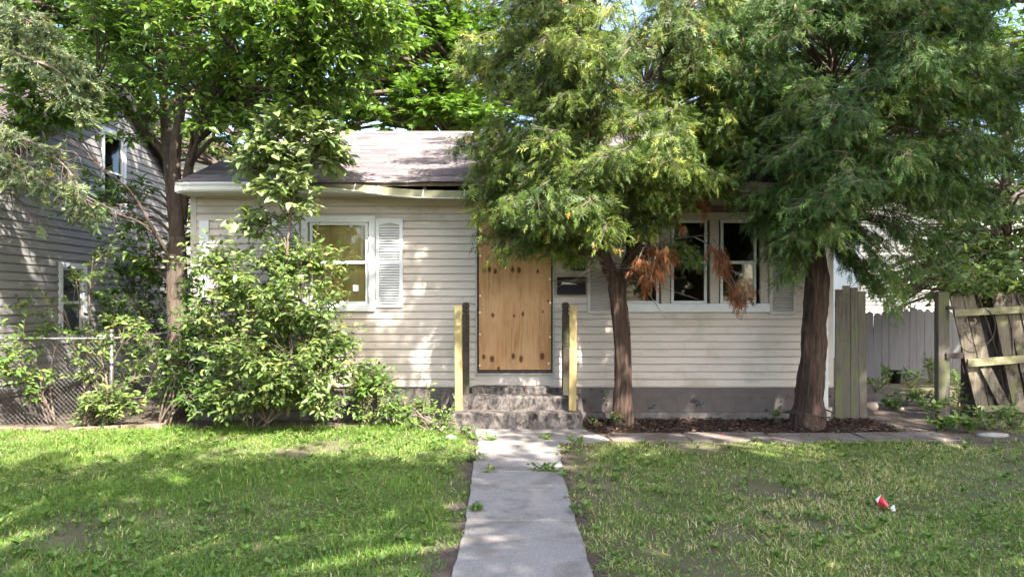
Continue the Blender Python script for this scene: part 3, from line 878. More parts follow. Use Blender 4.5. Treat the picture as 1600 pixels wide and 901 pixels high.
MB().box(wx(898), wx(901), -0.040, -0.031, wz(423) + 0.019, wz(398) - 0.019).build('bar', M['grey_trim'], pq)

# steps
def rough_block(x0, x1, y0, y1, z0, z1, r, seed, nx=26):
    """a worn concrete block: rounded nose, uneven edges"""
    q = random.Random(seed)
    prof = [(y0, z0), (y0 + 0.002, z0 + (z1 - z0) * .4), (y0, z1 - r), (y0 + r * 0.3, z1 - r * 0.3), (y0 + r, z1), (y0 + (y1 - y0) * .5, z1 - 0.004), (y1, z1), (y1, z0)]
    m = MB()
    k = len(prof)
    for i in range(nx + 1):
        t = i / nx
        x = x0 + (x1 - x0) * t
        e = 0.012 if i in (0, nx) else 0
        for j, (y, z) in enumerate(prof):
            jy = q.uniform(-0.003, 0.003) if j < 5 else 0
            jz = q.uniform(-0.004, 0.002) if 1 < j < 7 else 0
            m.v.append((x, y + jy + (e if j < 6 else 0), z + jz - (e if 1 < j < 7 else 0)))
        if i:
            for j in range(k):
                a, b = (i - 1) * k, i * k
                j2 = (j + 1) % k
                m.f.append((a + j2, a + j, b + j, b + j2))
    m.f.append(tuple(range(k))[::-1]); m.f.append(tuple(nx * k + j for j in range(k)))
    return m
steps = empty('front_steps', (0.04, -0.4, 0), 'crumbling stained concrete steps below the boarded door', 'steps')
rough_block(-0.80, 0.885, -0.76, -0.451, -0.05, 0.212, 0.022, 1).build('bottom_step', M['step'], steps)
rough_block(-0.80, 0.86, -0.45, -0.035, -0.05, 0.385, 0.025, 2).build('top_step', M['step'], steps)
rough_block(wx(739), wx(858), -0.155, -0.034, 0.384, 0.478, 0.014, 3, 14).build('threshold_block', M['step'], steps)
for i, (px, lab, t) in enumerate(((717, 'bare yellow pine post at the shutter side of the steps', -0.4), (894, 'bare yellow pine post at the mailbox side of the steps', 0.5))):
    x = (px - 800) / FPX * 8.77
    mt = Matrix.Translation((x, -0.535, 0.212)) @ Matrix.Rotation(R(t), 4, 'Y')
    tag(MB().cbox(-0.047, 0.047, -0.045, 0.045, 0.0, 1.345, 0.004, mt).build('wooden_post', M['new_post']), lab, 'post', 'new posts on the front steps')

def square_turn(prof, c):
    m = MB()
    for (h, z) in prof:
        e = h * 0.18
        m.v += [(c[0] + x, c[1] + y, c[2] + z) for x, y in ((-h + e, -h), (h - e, -h), (h, -h + e), (h, h - e), (h - e, h), (-h + e, h), (-h, h - e), (-h, -h + e))]
    for i in range(len(prof) - 1):
        for j in range(8):
            j2 = (j + 1) % 8
            m.f.append((i * 8 + j, i * 8 + j2, (i + 1) * 8 + j2, (i + 1) * 8 + j))
    m.f.append(tuple(range(7, -1, -1)))
    m.f.append(tuple((len(prof) - 1) * 8 + j for j in range(8)))
    return m
for px, lab in ((728, 'dark mossy old newel post at the shutter side of the steps'), (883.5, 'dark mossy old newel post at the mailbox side of the steps')):
    x = (px - 800) / FPX * 9.08
    pr = [(0.045, 0), (0.045, 0.62), (0.040, 0.635), (0.045, 0.65), (0.040, 0.665), (0.045, 0.68), (0.045, 1.06), (0.037, 1.07), (0.037, 1.085), (0.046, 1.095), (0.046, 1.115), (0.037, 1.125), (0.037, 1.14), (0.046, 1.15), (0.046, 1.185), (0.038, 1.21), (0.022, 1.222)]
    tag(square_turn(pr, (x, -0.22, 0.378)).build('newel_post', M['newel']), lab, 'post', 'old newel posts on the front steps')

# ------------------------------------------------------------------ neighbour house on the left
NX = -6.67
nb = empty('neighbor_house', (NX - 3, 0, 0), 'grey sided neighbor house with gable wall beyond the chain link fence', 'house')
def ny(px): return -NX * FPX / (800 - px) + CY
def nz(px, py): return CZ - (py - HOR) * (ny(px) - CY) / FPX
PKY, PKZ, ES = 2.15, 5.15, 0.63
def ntop(y): return PKZ - abs(y - PKY) * ES
NA = (ny(92), ny(131), 1.03, 2.16)
NB = (ny(158), ny(193), nz(175, 332), nz(175, 207))
def nspan(z):
    dy = (PKZ - z) / ES
    return (max(-3.2, PKY - dy), min(4.0, PKY + dy))
sheet(nb, 'wall', (NX, 0, 0), (0, 1, 0), (1, 0, 0), [-3.2, PKY, 4.0], [0.35, 1.8, PKZ], [(a + .02, b - .02, c + .02, d - .02) for a, b, c, d in (NA, NB)], M['siding_grey'], 0.12, top=ntop)
siding(nb, (NX, 0, 0), (0, 1, 0), (1, 0, 0), 0.40, PKZ - 0.03, 0.115, nspan, [NA, NB], M['siding_grey'], seed=8)
MB().box(NX - 0.12, NX - 0.02, -3.2, 4.0, -0.2, 0.38).build('foundation', M['footing'], nb)
MB().box(NX - 7, NX - 6.9, -3.2, 4.0, 0.0, 3.2).build('far_wall', M['siding_grey'], nb)
MB().box(NX - 6.89, NX - 0.125, -3.3, -3.2, 0.0, 1.7).build('front_wall', M['siding_grey'], nb)
MB().box(NX - 6.89, NX - 0.125, 4.0, 4.1, 0.0, 3.9).build('back_wall', M['siding_grey'], nb)
m = MB()
for x in (NX - 7.2, NX + 0.16):
    for (y, z) in ((-3.5, ntop(-3.5)), (PKY, PKZ + 0.02), (4.3, ntop(4.3))):
        m.v += [(x, y, z + 0.02), (x, y, z + 0.09)]
m.f += [(0, 2, 8, 6), (2, 4, 10, 8), (1, 7, 9, 3), (3, 9, 11, 5), (0, 6, 7, 1), (4, 5, 11, 10), (0, 1, 3, 2), (2, 3, 5, 4), (6, 8, 9, 7), (8, 10, 11, 9)]
M['dark_shingle'] = surf('neighbor_shingle', [(0.3, (0.06, 0.045, 0.046)), (0.7, (0.11, 0.083, 0.085))], 9, (1, 2, 2), 0.95, 0.5, 0.01)
nroof = m.build('roof', M['dark_shingle'], nb)
for (a, b) in ((-3.5, PKY), (4.3, PKY)):
    za, zb = ntop(a), PKZ + 0.02
    MB().add([(NX + 0.162 + dx_, y, z) for dx_ in (0, 0.02) for y, z in ((a, za - 0.10), (b, zb - 0.10), (b, zb + 0.092), (a, za + 0.092))], [(0, 1, 2, 3), (7, 6, 5, 4), (0, 4, 5, 1), (1, 5, 6, 2), (2, 6, 7, 3), (3, 7, 4, 0)]).build('rake_board', M['dark_gap'], nroof)
def nwin(o):
    """window in the gable wall (normal +x)"""
    m = MB().ring(o[0] - 0.03, o[1] + 0.03, o[2] - 0.03, o[3] + 0.03, 0.075, 0, 0.055)
    m.v = [(NX + 0.036 - y, x, z) for x, y, z in m.v]
    w = m.build('window', M['white'], nb)
    zm = (o[2] + o[3]) / 2
    for (a, b, k, nm) in ((zm - 0.02, o[3] - 0.04, 0.012, 'upper_sash'), (o[2] + 0.04, zm + 0.02, 0.028, 'lower_sash')):
        m = MB().ring(o[0] + 0.04, o[1] - 0.04, a, b, 0.035, 0, 0.03)
        m.v = [(NX + 0.02 - k - y, x, z) for x, y, z in m.v]
        m.build(nm, M['white'], w)
        MB().box(NX - 0.002 - k, NX + 0.002 - k, o[0] + 0.07, o[1] - 0.07, a + 0.03, b - 0.03).build('pane', M['glass'], w)
    return w
nwin(NA); nwin(NB)
MB().box(NX - 0.02, NX + 0.03, 4.001, 4.07, 0.40, 3.9).build('corner_trim', M['white'], nb)

# far houses seen in gaps between the leaves
def far_house(name, x0, x1, y0, y1, h, ridge_along_x, rise, label, wins, axis='front'):
    e = empty(name, ((x0 + x1) / 2, (y0 + y1) / 2, 0), label, 'house')
    if ridge_along_x:
        m = MB().box(x0, x1, y0, y1, 0, h)
    else:
        xm = (x0 + x1) / 2
        m = MB().prism([(x0, 0), (x1, 0), (x1, h), (xm, h + rise), (x0, h)], y0, y1)
    m.build('wall', M['white_siding'], e)
    # lapped boards too far away to pick apart
    V, F, k = [], [], 0
    z = 0.3
    while z < h + (0 if ridge_along_x else rise) - 0.12:
        a, b = x0, x1
        if z > h:
            t = (z - h) / rise
            a, b = x0 + (x1 - x0) / 2 * t, x1 - (x1 - x0) / 2 * t
        V += [(a, y0 - 0.02, z), (b, y0 - 0.02, z), (b, y0 - 0.003, z + 0.11), (a, y0 - 0.003, z + 0.11), (a, y0 - 0.002, z), (b, y0 - 0.002, z)]
        F += [(k, k + 1, k + 2, k + 3), (k + 4, k + 5, k + 1, k)]
        k += 6
        z += 0.11
    s = np_mesh('siding_courses', V, F, M['white_siding'], None, e)
    s['kind'] = 'stuff'
    o = 0.3
    m = MB()
    if ridge_along_x:
        ym = (y0 + y1) / 2
        m.add([(x, y, z) for x in (x0 - o, x1 + o) for y, z in ((y0 - o, h - 0.05), (ym, h + rise), (y1 + o, h - 0.05), (ym, h + rise + 0.1), (y0 - o, h + 0.05), (y1 + o, h + 0.05))],
              [(0, 6, 7, 1), (1, 7, 8, 2), (4, 3, 9, 10), (3, 5, 11, 9), (0, 4, 10, 6), (2, 8, 11, 5), (0, 1, 3, 4), (1, 2, 5, 3), (6, 10, 9, 7), (7, 9, 11, 8)])
    else:
        xm = (x0 + x1) / 2
        k2 = rise / (xm - x0)
        m.add([(x, y, z) for y in (y0 - o, y1 + o) for x, z in ((x0 - o, h - o * k2 + .02), (xm, h + rise + .02), (x1 + o, h - o * k2 + .02), (xm, h + rise + 0.14), (x0 - o, h - o * k2 + 0.12), (x1 + o, h - o * k2 + 0.12))],
              [(0, 1, 7, 6), (1, 2, 8, 7), (4, 10, 9, 3), (3, 9, 11, 5), (0, 6, 10, 4), (2, 5, 11, 8), (0, 4, 3, 1), (1, 3, 5, 2), (6, 7, 9, 10), (7, 8, 11, 9)])
    m.build('roof', M['dark_shingle'], e)
    for (a, b, c, d) in wins:
        w = MB().ring(a, b, c, d, 0.09, y0 - 0.05, y0 - 0.021).build('window', M['white'], e)
        MB().box(a + 0.09, b - 0.09, y0 - 0.034, y0 - 0.030, c + 0.09, d - 0.09).build('pane', M['black'], w)
    return e
far_house('white_house', -15.5, -7.3, 10.0, 17, 5.2, False, 2.6, 'tall white house far behind the leaning left tree trunk', [(-10.6, -9.7, 3.4, 4.9), (-13, -12.1, 3.4, 4.9), (-9.5, -8.6, 1.0, 2.4)])
far_house('white_house', 9.3, 17.5, 9.0, 16, 4.4, True, 1.0, 'white sided house beyond the broken gate on the right', [(11.75, 12.75, 1.6, 3.0), (14.5, 15.4, 1.6, 3.0)])

# ------------------------------------------------------------------ fences and wood on the right
def plank(px0, py0, px1, py1, wpx, Y, th, mat, parent, name='plank', pointed=0, seed=0):
    """a board from one photo point to another, its real size at depth Y"""
    a, b = pw(px0, py0, Y), pw(px1, py1, Y)
    w = wpx * (Y - CY) / FPX / 2
    t = (b - a).normalized()
    s = Vector((-t.z, 0, t.x))
    q = random.Random(seed)
    j = lambda: q.uniform(-0.004, 0.004)
    poly = [a - s * (w + j()), a + s * (w + j()), b + s * (w + j())] + ([b + t * pointed] if pointed else []) + [b - s * (w + j())]
    poly = [(p.x, p.z) for p in poly]
    area = sum(poly[i][0] * poly[(i + 1) % len(poly)][1] - poly[(i + 1) % len(poly)][0] * poly[i][1] for i in range(len(poly)))
    if area < 0: poly = poly[::-1]
    return MB().prism(poly, Y, Y + th).build(name, mat, parent)

pan = empty('plank_hurdle', (4.6, -0.02, 0), 'mossy plank panel standing against the house corner beside the downspout', 'fence panel')
for i, (xa, xb, yt) in enumerate(((1311.5, 1311, 452), (1323, 1323.5, 446), (1335, 1336, 449), (1346.5, 1349, 455))):
    plank(xb, 657 + (i % 2), xa, yt, 11.8, -0.03 + 0.004 * (i % 2), 0.02, M['old_wood'], pan, seed=i)
for yy in (640, 560, 475):
    plank(1306, yy, 1352, yy, 8, -0.006, 0.035, M['old_wood'], pan, 'rail')

gf = empty('picket_fence', (7, 5, 0), 'silver grey picket fence across the back of the side yard', 'fence')
x = 1338
i = 0
rp = random.Random(4)
while x < 1640:
    w = rp.uniform(10.2, 12.2)
    top = 492 - 8 * smooth((x - 1350) / 70) + 8 * smooth((x - 1430) / 50) + rp.uniform(-4, 3)
    plank(x, 606, x + rp.uniform(-1, 1), top, w, 5.0 + rp.uniform(0, 0.012), 0.02, M['grey_wood'], gf, 'picket', 0.05, seed=i)
    x += w + rp.uniform(-0.1, 0.6)
    i += 1
for yy in (515, 580):
    plank(1338, yy, 1640, yy, 7, 5.04, 0.04, M['grey_wood'], gf, 'rail')

post = tag(plank(1475.5, 656, 1475, 456, 17, 0.15, 0.10, M['old_wood'], None, 'fence_post'), 'weathered square fence post beside the broken gate', 'post')
gate = empty('broken_gate', (6.6, 0.1, 0), 'broken plank gate with crooked boards and mossy rails on the right', 'gate')
# upright dark boards behind
for i, x in enumerate((1509, 1524, 1539, 1554, 1569, 1584, 1599, 1614, 1629)):
    plank(x, 650, x + rp.uniform(-2, 2), 458 + rp.uniform(-5, 6), 14.2, 0.30 + 0.004 * (i % 2), 0.02, M['dark_plank'], gate, 'back_plank', seed=i)
# crooked front boards
for i, (a, b, c, d, w, y) in enumerate(((1541, 660, 1494, 462, 19, 0.14), (1561, 658, 1513, 461, 17, 0.148), (1583, 659, 1539, 572, 16, 0.10), (1598, 662, 1558, 458, 19, 0.155), (1622, 660, 1577, 458, 17, 0.16), (1640, 640, 1596, 455, 17, 0.165), (1660, 650, 1616, 460, 17, 0.17))):
    plank(a, b, c, d, w, y, 0.02, M['gate_wood'], gate, 'plank', seed=50 + i)
plank(1492, 489, 1640, 481, 10.5, 0.06, 0.035, M['gate_rail'], gate, 'rail')
plank(1513, 567, 1640, 558, 11.5, 0.06, 0.035, M['gate_rail'], gate, 'rail')
plank(1533, 638, 1640, 640, 9.5, 0.06, 0.035, M['gate_rail'], gate, 'rail')
plank(1479, 556, 1505, 555, 9, 0.128, 0.02, M['dark_plank'], gate, 'hinge_stub')
plank(1481, 480, 1494, 482, 5, 0.12, 0.02, M['dark_plank'], gate, 'hinge')
wl = MB().tube([pw(1531 + 24 * math.cos(t), 510 + 30 * math.sin(t), 0.055) for t in np.linspace(-1.2, 2.9, 18)], 0.006, 5).build('wire_loop', M['dark_gap'])
tag(wl, 'dark cable hanging from the top rail of the broken gate', 'cable')

# ------------------------------------------------------------------ chain link fence on the left
cl = empty('chain_link_fence', (-5.2, -0.45, 0), 'rusty chain link fence overgrown with vines by the grey house', 'fence')
PX = (174 - 800) / FPX * 8.85
def line_post(x, y, h=1.15):
    p = MB().tube([(x, y, 0), (x, y, h)], 0.028, 12).build('post', M['galv'], cl, True)
    MB().lathe([(0.033, 0), (0.033, 0.03), (0.015, 0.04), (0.028, 0.055), (0.034, 0.075), (0.026, 0.098), (0.0, 0.105)], (x, y, h), 12).build('cap', M['galv'], p, True)
for (x, y) in ((PX, -0.45), (PX - 2.4, -0.5), (PX, 1.9)): line_post(x, y)
MB().tube([(PX, -0.45, 1.13), (PX - 2.4, -0.5, 1.13), (PX - 4.5, -0.5, 1.12)], 0.018, 8).build('top_rail', M['galv'], cl, True)
MB().tube([(PX, -0.45, 1.13), (PX, 1.9, 1.13)], 0.018, 8).build('top_rail', M['galv'], cl, True)
def netting(a, b, h, cell=0.062):
    a, b = Vector(a), Vector(b)
    L = (b - a).length
    u = (b - a).normalized()
    nn = Vector((-u.y, u.x, 0))
    V, F = [], []
    def wire(p, q):
        k = len(V)
        t = (q - p).normalized()
        s = nn.cross(t).normalized() * 0.0019
        o = nn * 0.0019
        for c in (p, q):
            V.extend([tuple(c + s), tuple(c + o), tuple(c - s), tuple(c - o)])
        for j in range(4):
            F.append((k + j, k + (j + 1) % 4, k + 4 + (j + 1) % 4, k + 4 + j))
    n = int((L + h) / cell)
    for i in range(n):
        for sgn in (1, -1):
            s0 = i * cell - (h if sgn == 1 else 0)
            p0, p1 = (s0, 0.03), (s0 + sgn * (h - 0.03), h)
            # clip to 0..L
            pts = []
            for (s, z) in (p0, p1): pts.append([s, z])
            (sa, za), (sb, zb) = pts
            def clip(sa, za, sb, zb):
                if max(sa, sb) < 0 or min(sa, sb) > L: return None
                def at(s): return za + (zb - za) * (s - sa) / (sb - sa)
                P = [(sa, za), (sb, zb)]
                o = []
                for (s, z) in P:
                    if s < 0: o.append((0, at(0)))
                    elif s > L: o.append((L, at(L)))
                    else: o.append((s, z))
                return o
            r = clip(sa, za, sb, zb)
            if r is None: continue
            (sa, za), (sb, zb) = r
            if abs(sa - sb) < 0.01: continue
            k = 3
            prev = None
            for j in range(k + 1):
                t = j / k
                s = sa + (sb - sa) * t
                z = za + (zb - za) * t
                bow = 0.03 * math.sin(s * 2.3) * math.sin(z * 2.2)
                w = a + u * s + Vector((0, 0, z)) + nn * (bow + 0.002 * sgn)
                if prev is not None: wire(prev, w)
                prev = w
    o = np_mesh('netting', V, F, M['galv'], None, cl)
    o['kind'] = 'stuff'
netting((PX - 4.4, -0.50, 0), (PX - 0.03, -0.45, 0), 1.12)
netting((PX, -0.42, 0), (PX, 1.9, 0), 1.12)
MB().cbox(-1.15, 1.05, -0.05, 0.05, -.05, 0.065, 0.012, Matrix.Translation((-6.75, -0.86, 0)) @ Matrix.Rotation(R(1.0), 4, 'Y') @ Matrix.Rotation(R(4), 4, 'Z')).build('edging_timber', M['edging']).__setitem__('label', 'long landscape timber at the far left foot of the chain link fence')
MB().cbox(-0.55, 0.6, -0.05, 0.05, -.05, 0.05, 0.012, Matrix.Translation((-5.02, -0.70, 0)) @ Matrix.Rotation(R(-1.6), 4, 'Y') @ Matrix.Rotation(R(6), 4, 'Z')).build('edging_timber', M['edging']).__setitem__('label', 'short landscape timber below the ball topped fence post')
for o in COL.objects:
    if o.name.startswith('edging_timber'): o['category'] = 'timber'
# ------------------------------------------------------------------ vegetation tools
LEAF_T = np.array([(0, 0, 0), (.30, .24, .05), (.30, -.24, .05), (.30, 0, 0), (.68, .20, .03), (.68, -.20, .03), (.68, 0, -.02), (1, 0, -.10)], float)
LEAF_F = np.array([(0, 3, 1), (0, 2, 3), (3, 6, 4), (3, 4, 1), (3, 2, 5), (3, 5, 6), (6, 7, 4), (6, 5, 7)])
FAR_T = np.array([(0, 0, 0), (.45, .34, .07), (1, 0, -.08), (.45, -.34, .07)], float)
FAR_F = np.array([(0, 2, 1), (0, 3, 2)])
# lobed maple leaf
_ma = []
for i, (a, r) in enumerate(((-1.9, .35), (-1.25, .62), (-.85, .38), (-.5, .78), (-.2, .5), (0, 1.0), (.2, .5), (.5, .78), (.85, .38), (1.25, .62), (1.9, .35))):
    _ma.append((r * math.cos(a) + 0.1, r * math.sin(a), -.10 * r * r))
MAPLE_T = np.array([(0.05, 0, 0.0)] + _ma, float)
MAPLE_F = np.array([(0, i, i + 1) for i in range(1, 11)])

def spray_template(seed=0, nb=6):
    r = np.random.default_rng(seed)
    V, F = [], []
    def rh(p, d, L, w, z0):
        k = len(V)
        p = np.array(p); d = np.array(d) / np.linalg.norm(d)
        s = np.array((-d[1], d[0]))
        for q in (p + s * w * .8, p - s * w * .8, p + d * L):
            V.append((q[0], q[1], z0 - .22 * q[0] ** 2 + .05 * math.sin(6 * q[1])))
        F.append((k, k + 1, k + 2))
    rh((0, 0), (1, 0), 1.0, .045, 0)
    for i in range(nb):
        t = .08 + .86 * i / nb
        sg = 1 if i % 2 else -1
        L = (.52 * (1 - .55 * t)) * r.uniform(.7, 1.3)
        an = sg * R(r.uniform(38, 62))
        d = (math.cos(an), math.sin(an))
        rh((t, 0), d, L, .062, 0)
    return np.array(V), np.array(F)
SPRAY_T, SPRAY_F = spray_template()

def blocked(P):
    """inside the house, its roof, the neighbour's wall or the ground"""
    x, y, z = P[:, 0], P[:, 1], P[:, 2]
    rz = EZ + (np.minimum(y, 2 * RY - y) - EY) * SL + 0.03
    inroof = (np.abs(x) < RX + .05) & (y > EY - .16) & (y < 2 * RY - EY) & (z > 2.98) & (z < rz)
    inwall = (np.abs(x) < HX + .03) & (y > -.10) & (y < 7.7) & (z < 3.1)
    neigh = (x < NX + .06) & (y > -3.3) & (y < 4.1) & (z < 5.3)
    return inroof | inwall | neigh | (z < 0.012)

def seg_ok(a, b):
    P = np.array([np.array(a) + (np.array(b) - np.array(a)) * t for t in (.25, .5, .75, 1)])
    return not blocked(P).any()

def stem_path(pts, radii, sub=4):
    """a smooth path through the points (Catmull-Rom)"""
    P = [Vector(p) for p in pts]
    out, rad = [], []
    n = len(P)
    for i in range(n - 1):
        p0, p1, p2, p3 = P[max(i - 1, 0)], P[i], P[i + 1], P[min(i + 2, n - 1)]
        for j in range(sub):
            t = j / sub
            out.append(0.5 * ((2 * p1) + (p2 - p0) * t + (2 * p0 - 5 * p1 + 4 * p2 - p3) * t * t + (3 * p1 - p0 - 3 * p2 + p3) * t ** 3))
            rad.append(radii[i] + (radii[i + 1] - radii[i]) * t)
    out.append(P[-1]); rad.append(radii[-1])
    return out, rad

class Leaves:
    def __init__(s): s.P, s.D, s.N, s.S, s.V = [], [], [], [], []
    def twig(s, a, b, n, size, rr, droop=.25, up=1.0, jit=.35, wide=.8):
        a, b = np.array(a), np.array(b)
        d = b - a
        L = np.linalg.norm(d)
        if L < 1e-6: return
        d = d / L
        side = np.cross(d, (0, 0, 1.0))
        if np.linalg.norm(side) < .05: side = np.array((1.0, 0, 0))
        side = side / np.linalg.norm(side)
        t = np.linspace(.12, 1, n)
        sg = np.where(np.arange(n) % 2, 1, -1)[:, None]
        P = a + d * (t * L)[:, None] + rr.normal(0, .012, (n, 3))
        D = d * .6 + side * sg * wide + np.array((0, 0, -droop)) + rr.normal(0, jit, (n, 3))
        N = np.array((0, 0, up)) + rr.normal(0, .38, (n, 3)) + np.array((0.05, -.22, 0))
        S = size * (.38 + .92 * rr.beta(2.2, 1.7, n))
        s.P.append(P); s.D.append(D); s.N.append(N); s.S.append(S); s.V.append(np.full(n, rr.normal(0, .10)))
    def build(s, name, parent, mat, T=LEAF_T, F=LEAF_F, rr=rng, width=1.0):
        P, D, N, S = map(np.concatenate, (s.P, s.D, s.N, s.S))
        B_ = np.concatenate(s.V) if len(s.V) == len(s.P) else np.zeros(len(P))
        k = ~blocked(P)
        tip = P + nrm(D) * S[:, None]
        k &= ~blocked(tip)
        P, D, N, S, B_ = P[k], D[k], N[k], S[k], B_[k]
        S3 = np.stack([S, S * width * rr.uniform(.6, 1.15, len(S)), S * rr.uniform(.4, 2.2, len(S))], 1)
        var = np.clip(rr.beta(2.2, 2.4, len(P)) + rr.normal(0, .03, len(P)) + B_, 0, .96)
        var = np.where(rr.random(len(P)) < .006, 1.0, var)
        return scatter(name, T, F, P, D, N, S3, mat, var, parent)

def make_tree(name, label, cat, stems, blobs, leaf, mat, bark, T=LEAF_T, F=LEAF_F, rc=.34, nt=8, nl=9, seed=1, group=None, tn=10, wob=.12, br=.012, width=1.0, droop=.25, trunk_name='trunk', twigs=True, smoothbark=True, shoots=0.0):
    rr = np.random.default_rng(seed)
    e = empty(name, tuple(Vector(stems[0][0][0])), label, cat, group)
    e.location.z = 0
    tr = MB()
    nodes = []
    for k, (pts, rad) in enumerate(stems):
        P, Q = stem_path(pts, rad)
        tr.tube(P, Q, tn if k == 0 else max(6, tn - 3), wob=wob, seed=seed + k)
        nodes += list(zip(P, Q))
    tr.build(trunk_name, bark, e, smoothbark)
    NP = np.array([tuple(p) for p, _ in nodes])
    NR = np.array([q for _, q in nodes])
    bw = MB()
    lv = Leaves()
    for (c, rad3, ncl) in blobs:
        c = np.array(c); rad3 = np.array(rad3)
        for _ in range(ncl):
            v = rr.normal(0, 1, 3); v /= np.linalg.norm(v)
            p = c + v * rad3 * rr.uniform(.35, 1) ** .6
            if blocked(p[None])[0]: continue
            dist = np.linalg.norm(NP - p, axis=1) + 1.1 * np.maximum(0, NP[:, 2] - p[2] + .25)
            j = int(np.argmin(dist))
            a = NP[j]
            mid = (a + p) / 2 + np.array((0, 0, .16)) * np.linalg.norm(p - a) + rr.normal(0, .04, 3)
            if seg_ok(a, p):
                r0 = min(NR[j] * .7, br * (1 + 1.2 * np.linalg.norm(p - a)))
                pa, pr = stem_path([a, mid, p], [r0, r0 * .7, r0 * .35], 3)
                bw.tube(pa, pr, 5, cap=False)
            out = nrm((p - a)[None])[0]
            for _t in range(nt):
                w = rr.normal(0, 1, 3); w /= np.linalg.norm(w)
                w = w * np.array((1, 1, .75)) + out * .55
                q = p + w * rc * rr.uniform(.55, 1.15)
                s0 = p + (q - p) * .1
                if twigs: bw.tube([s0, (s0 + q) / 2 + rr.normal(0, .015, 3), q], [br * .4, br * .3, br * .18], 3, cap=False)
                lv.twig(s0, q, nl, leaf, rr, droop)
            if rr.random() < shoots:
                w = out * .5 + np.array((rr.normal(0, .45), rr.normal(-.15, .35), rr.uniform(.2, 1)))
                w /= np.linalg.norm(w)
                q = p + w * rr.uniform(.4, .75) * (rc / .26)
                bw.tube([p, (p + q) / 2 + np.array((0, 0, .03)), q], [br * .6, br * .45, br * .2], 4, cap=False)
                lv.twig(p + (q - p) * .3, q, 9, leaf * 1.05, rr, .2)
    if bw.v: tag(bw.build('branches', bark, e, True), kind='stuff')
    lv.build('crown', e, mat, T, F, rr, width)
    return e

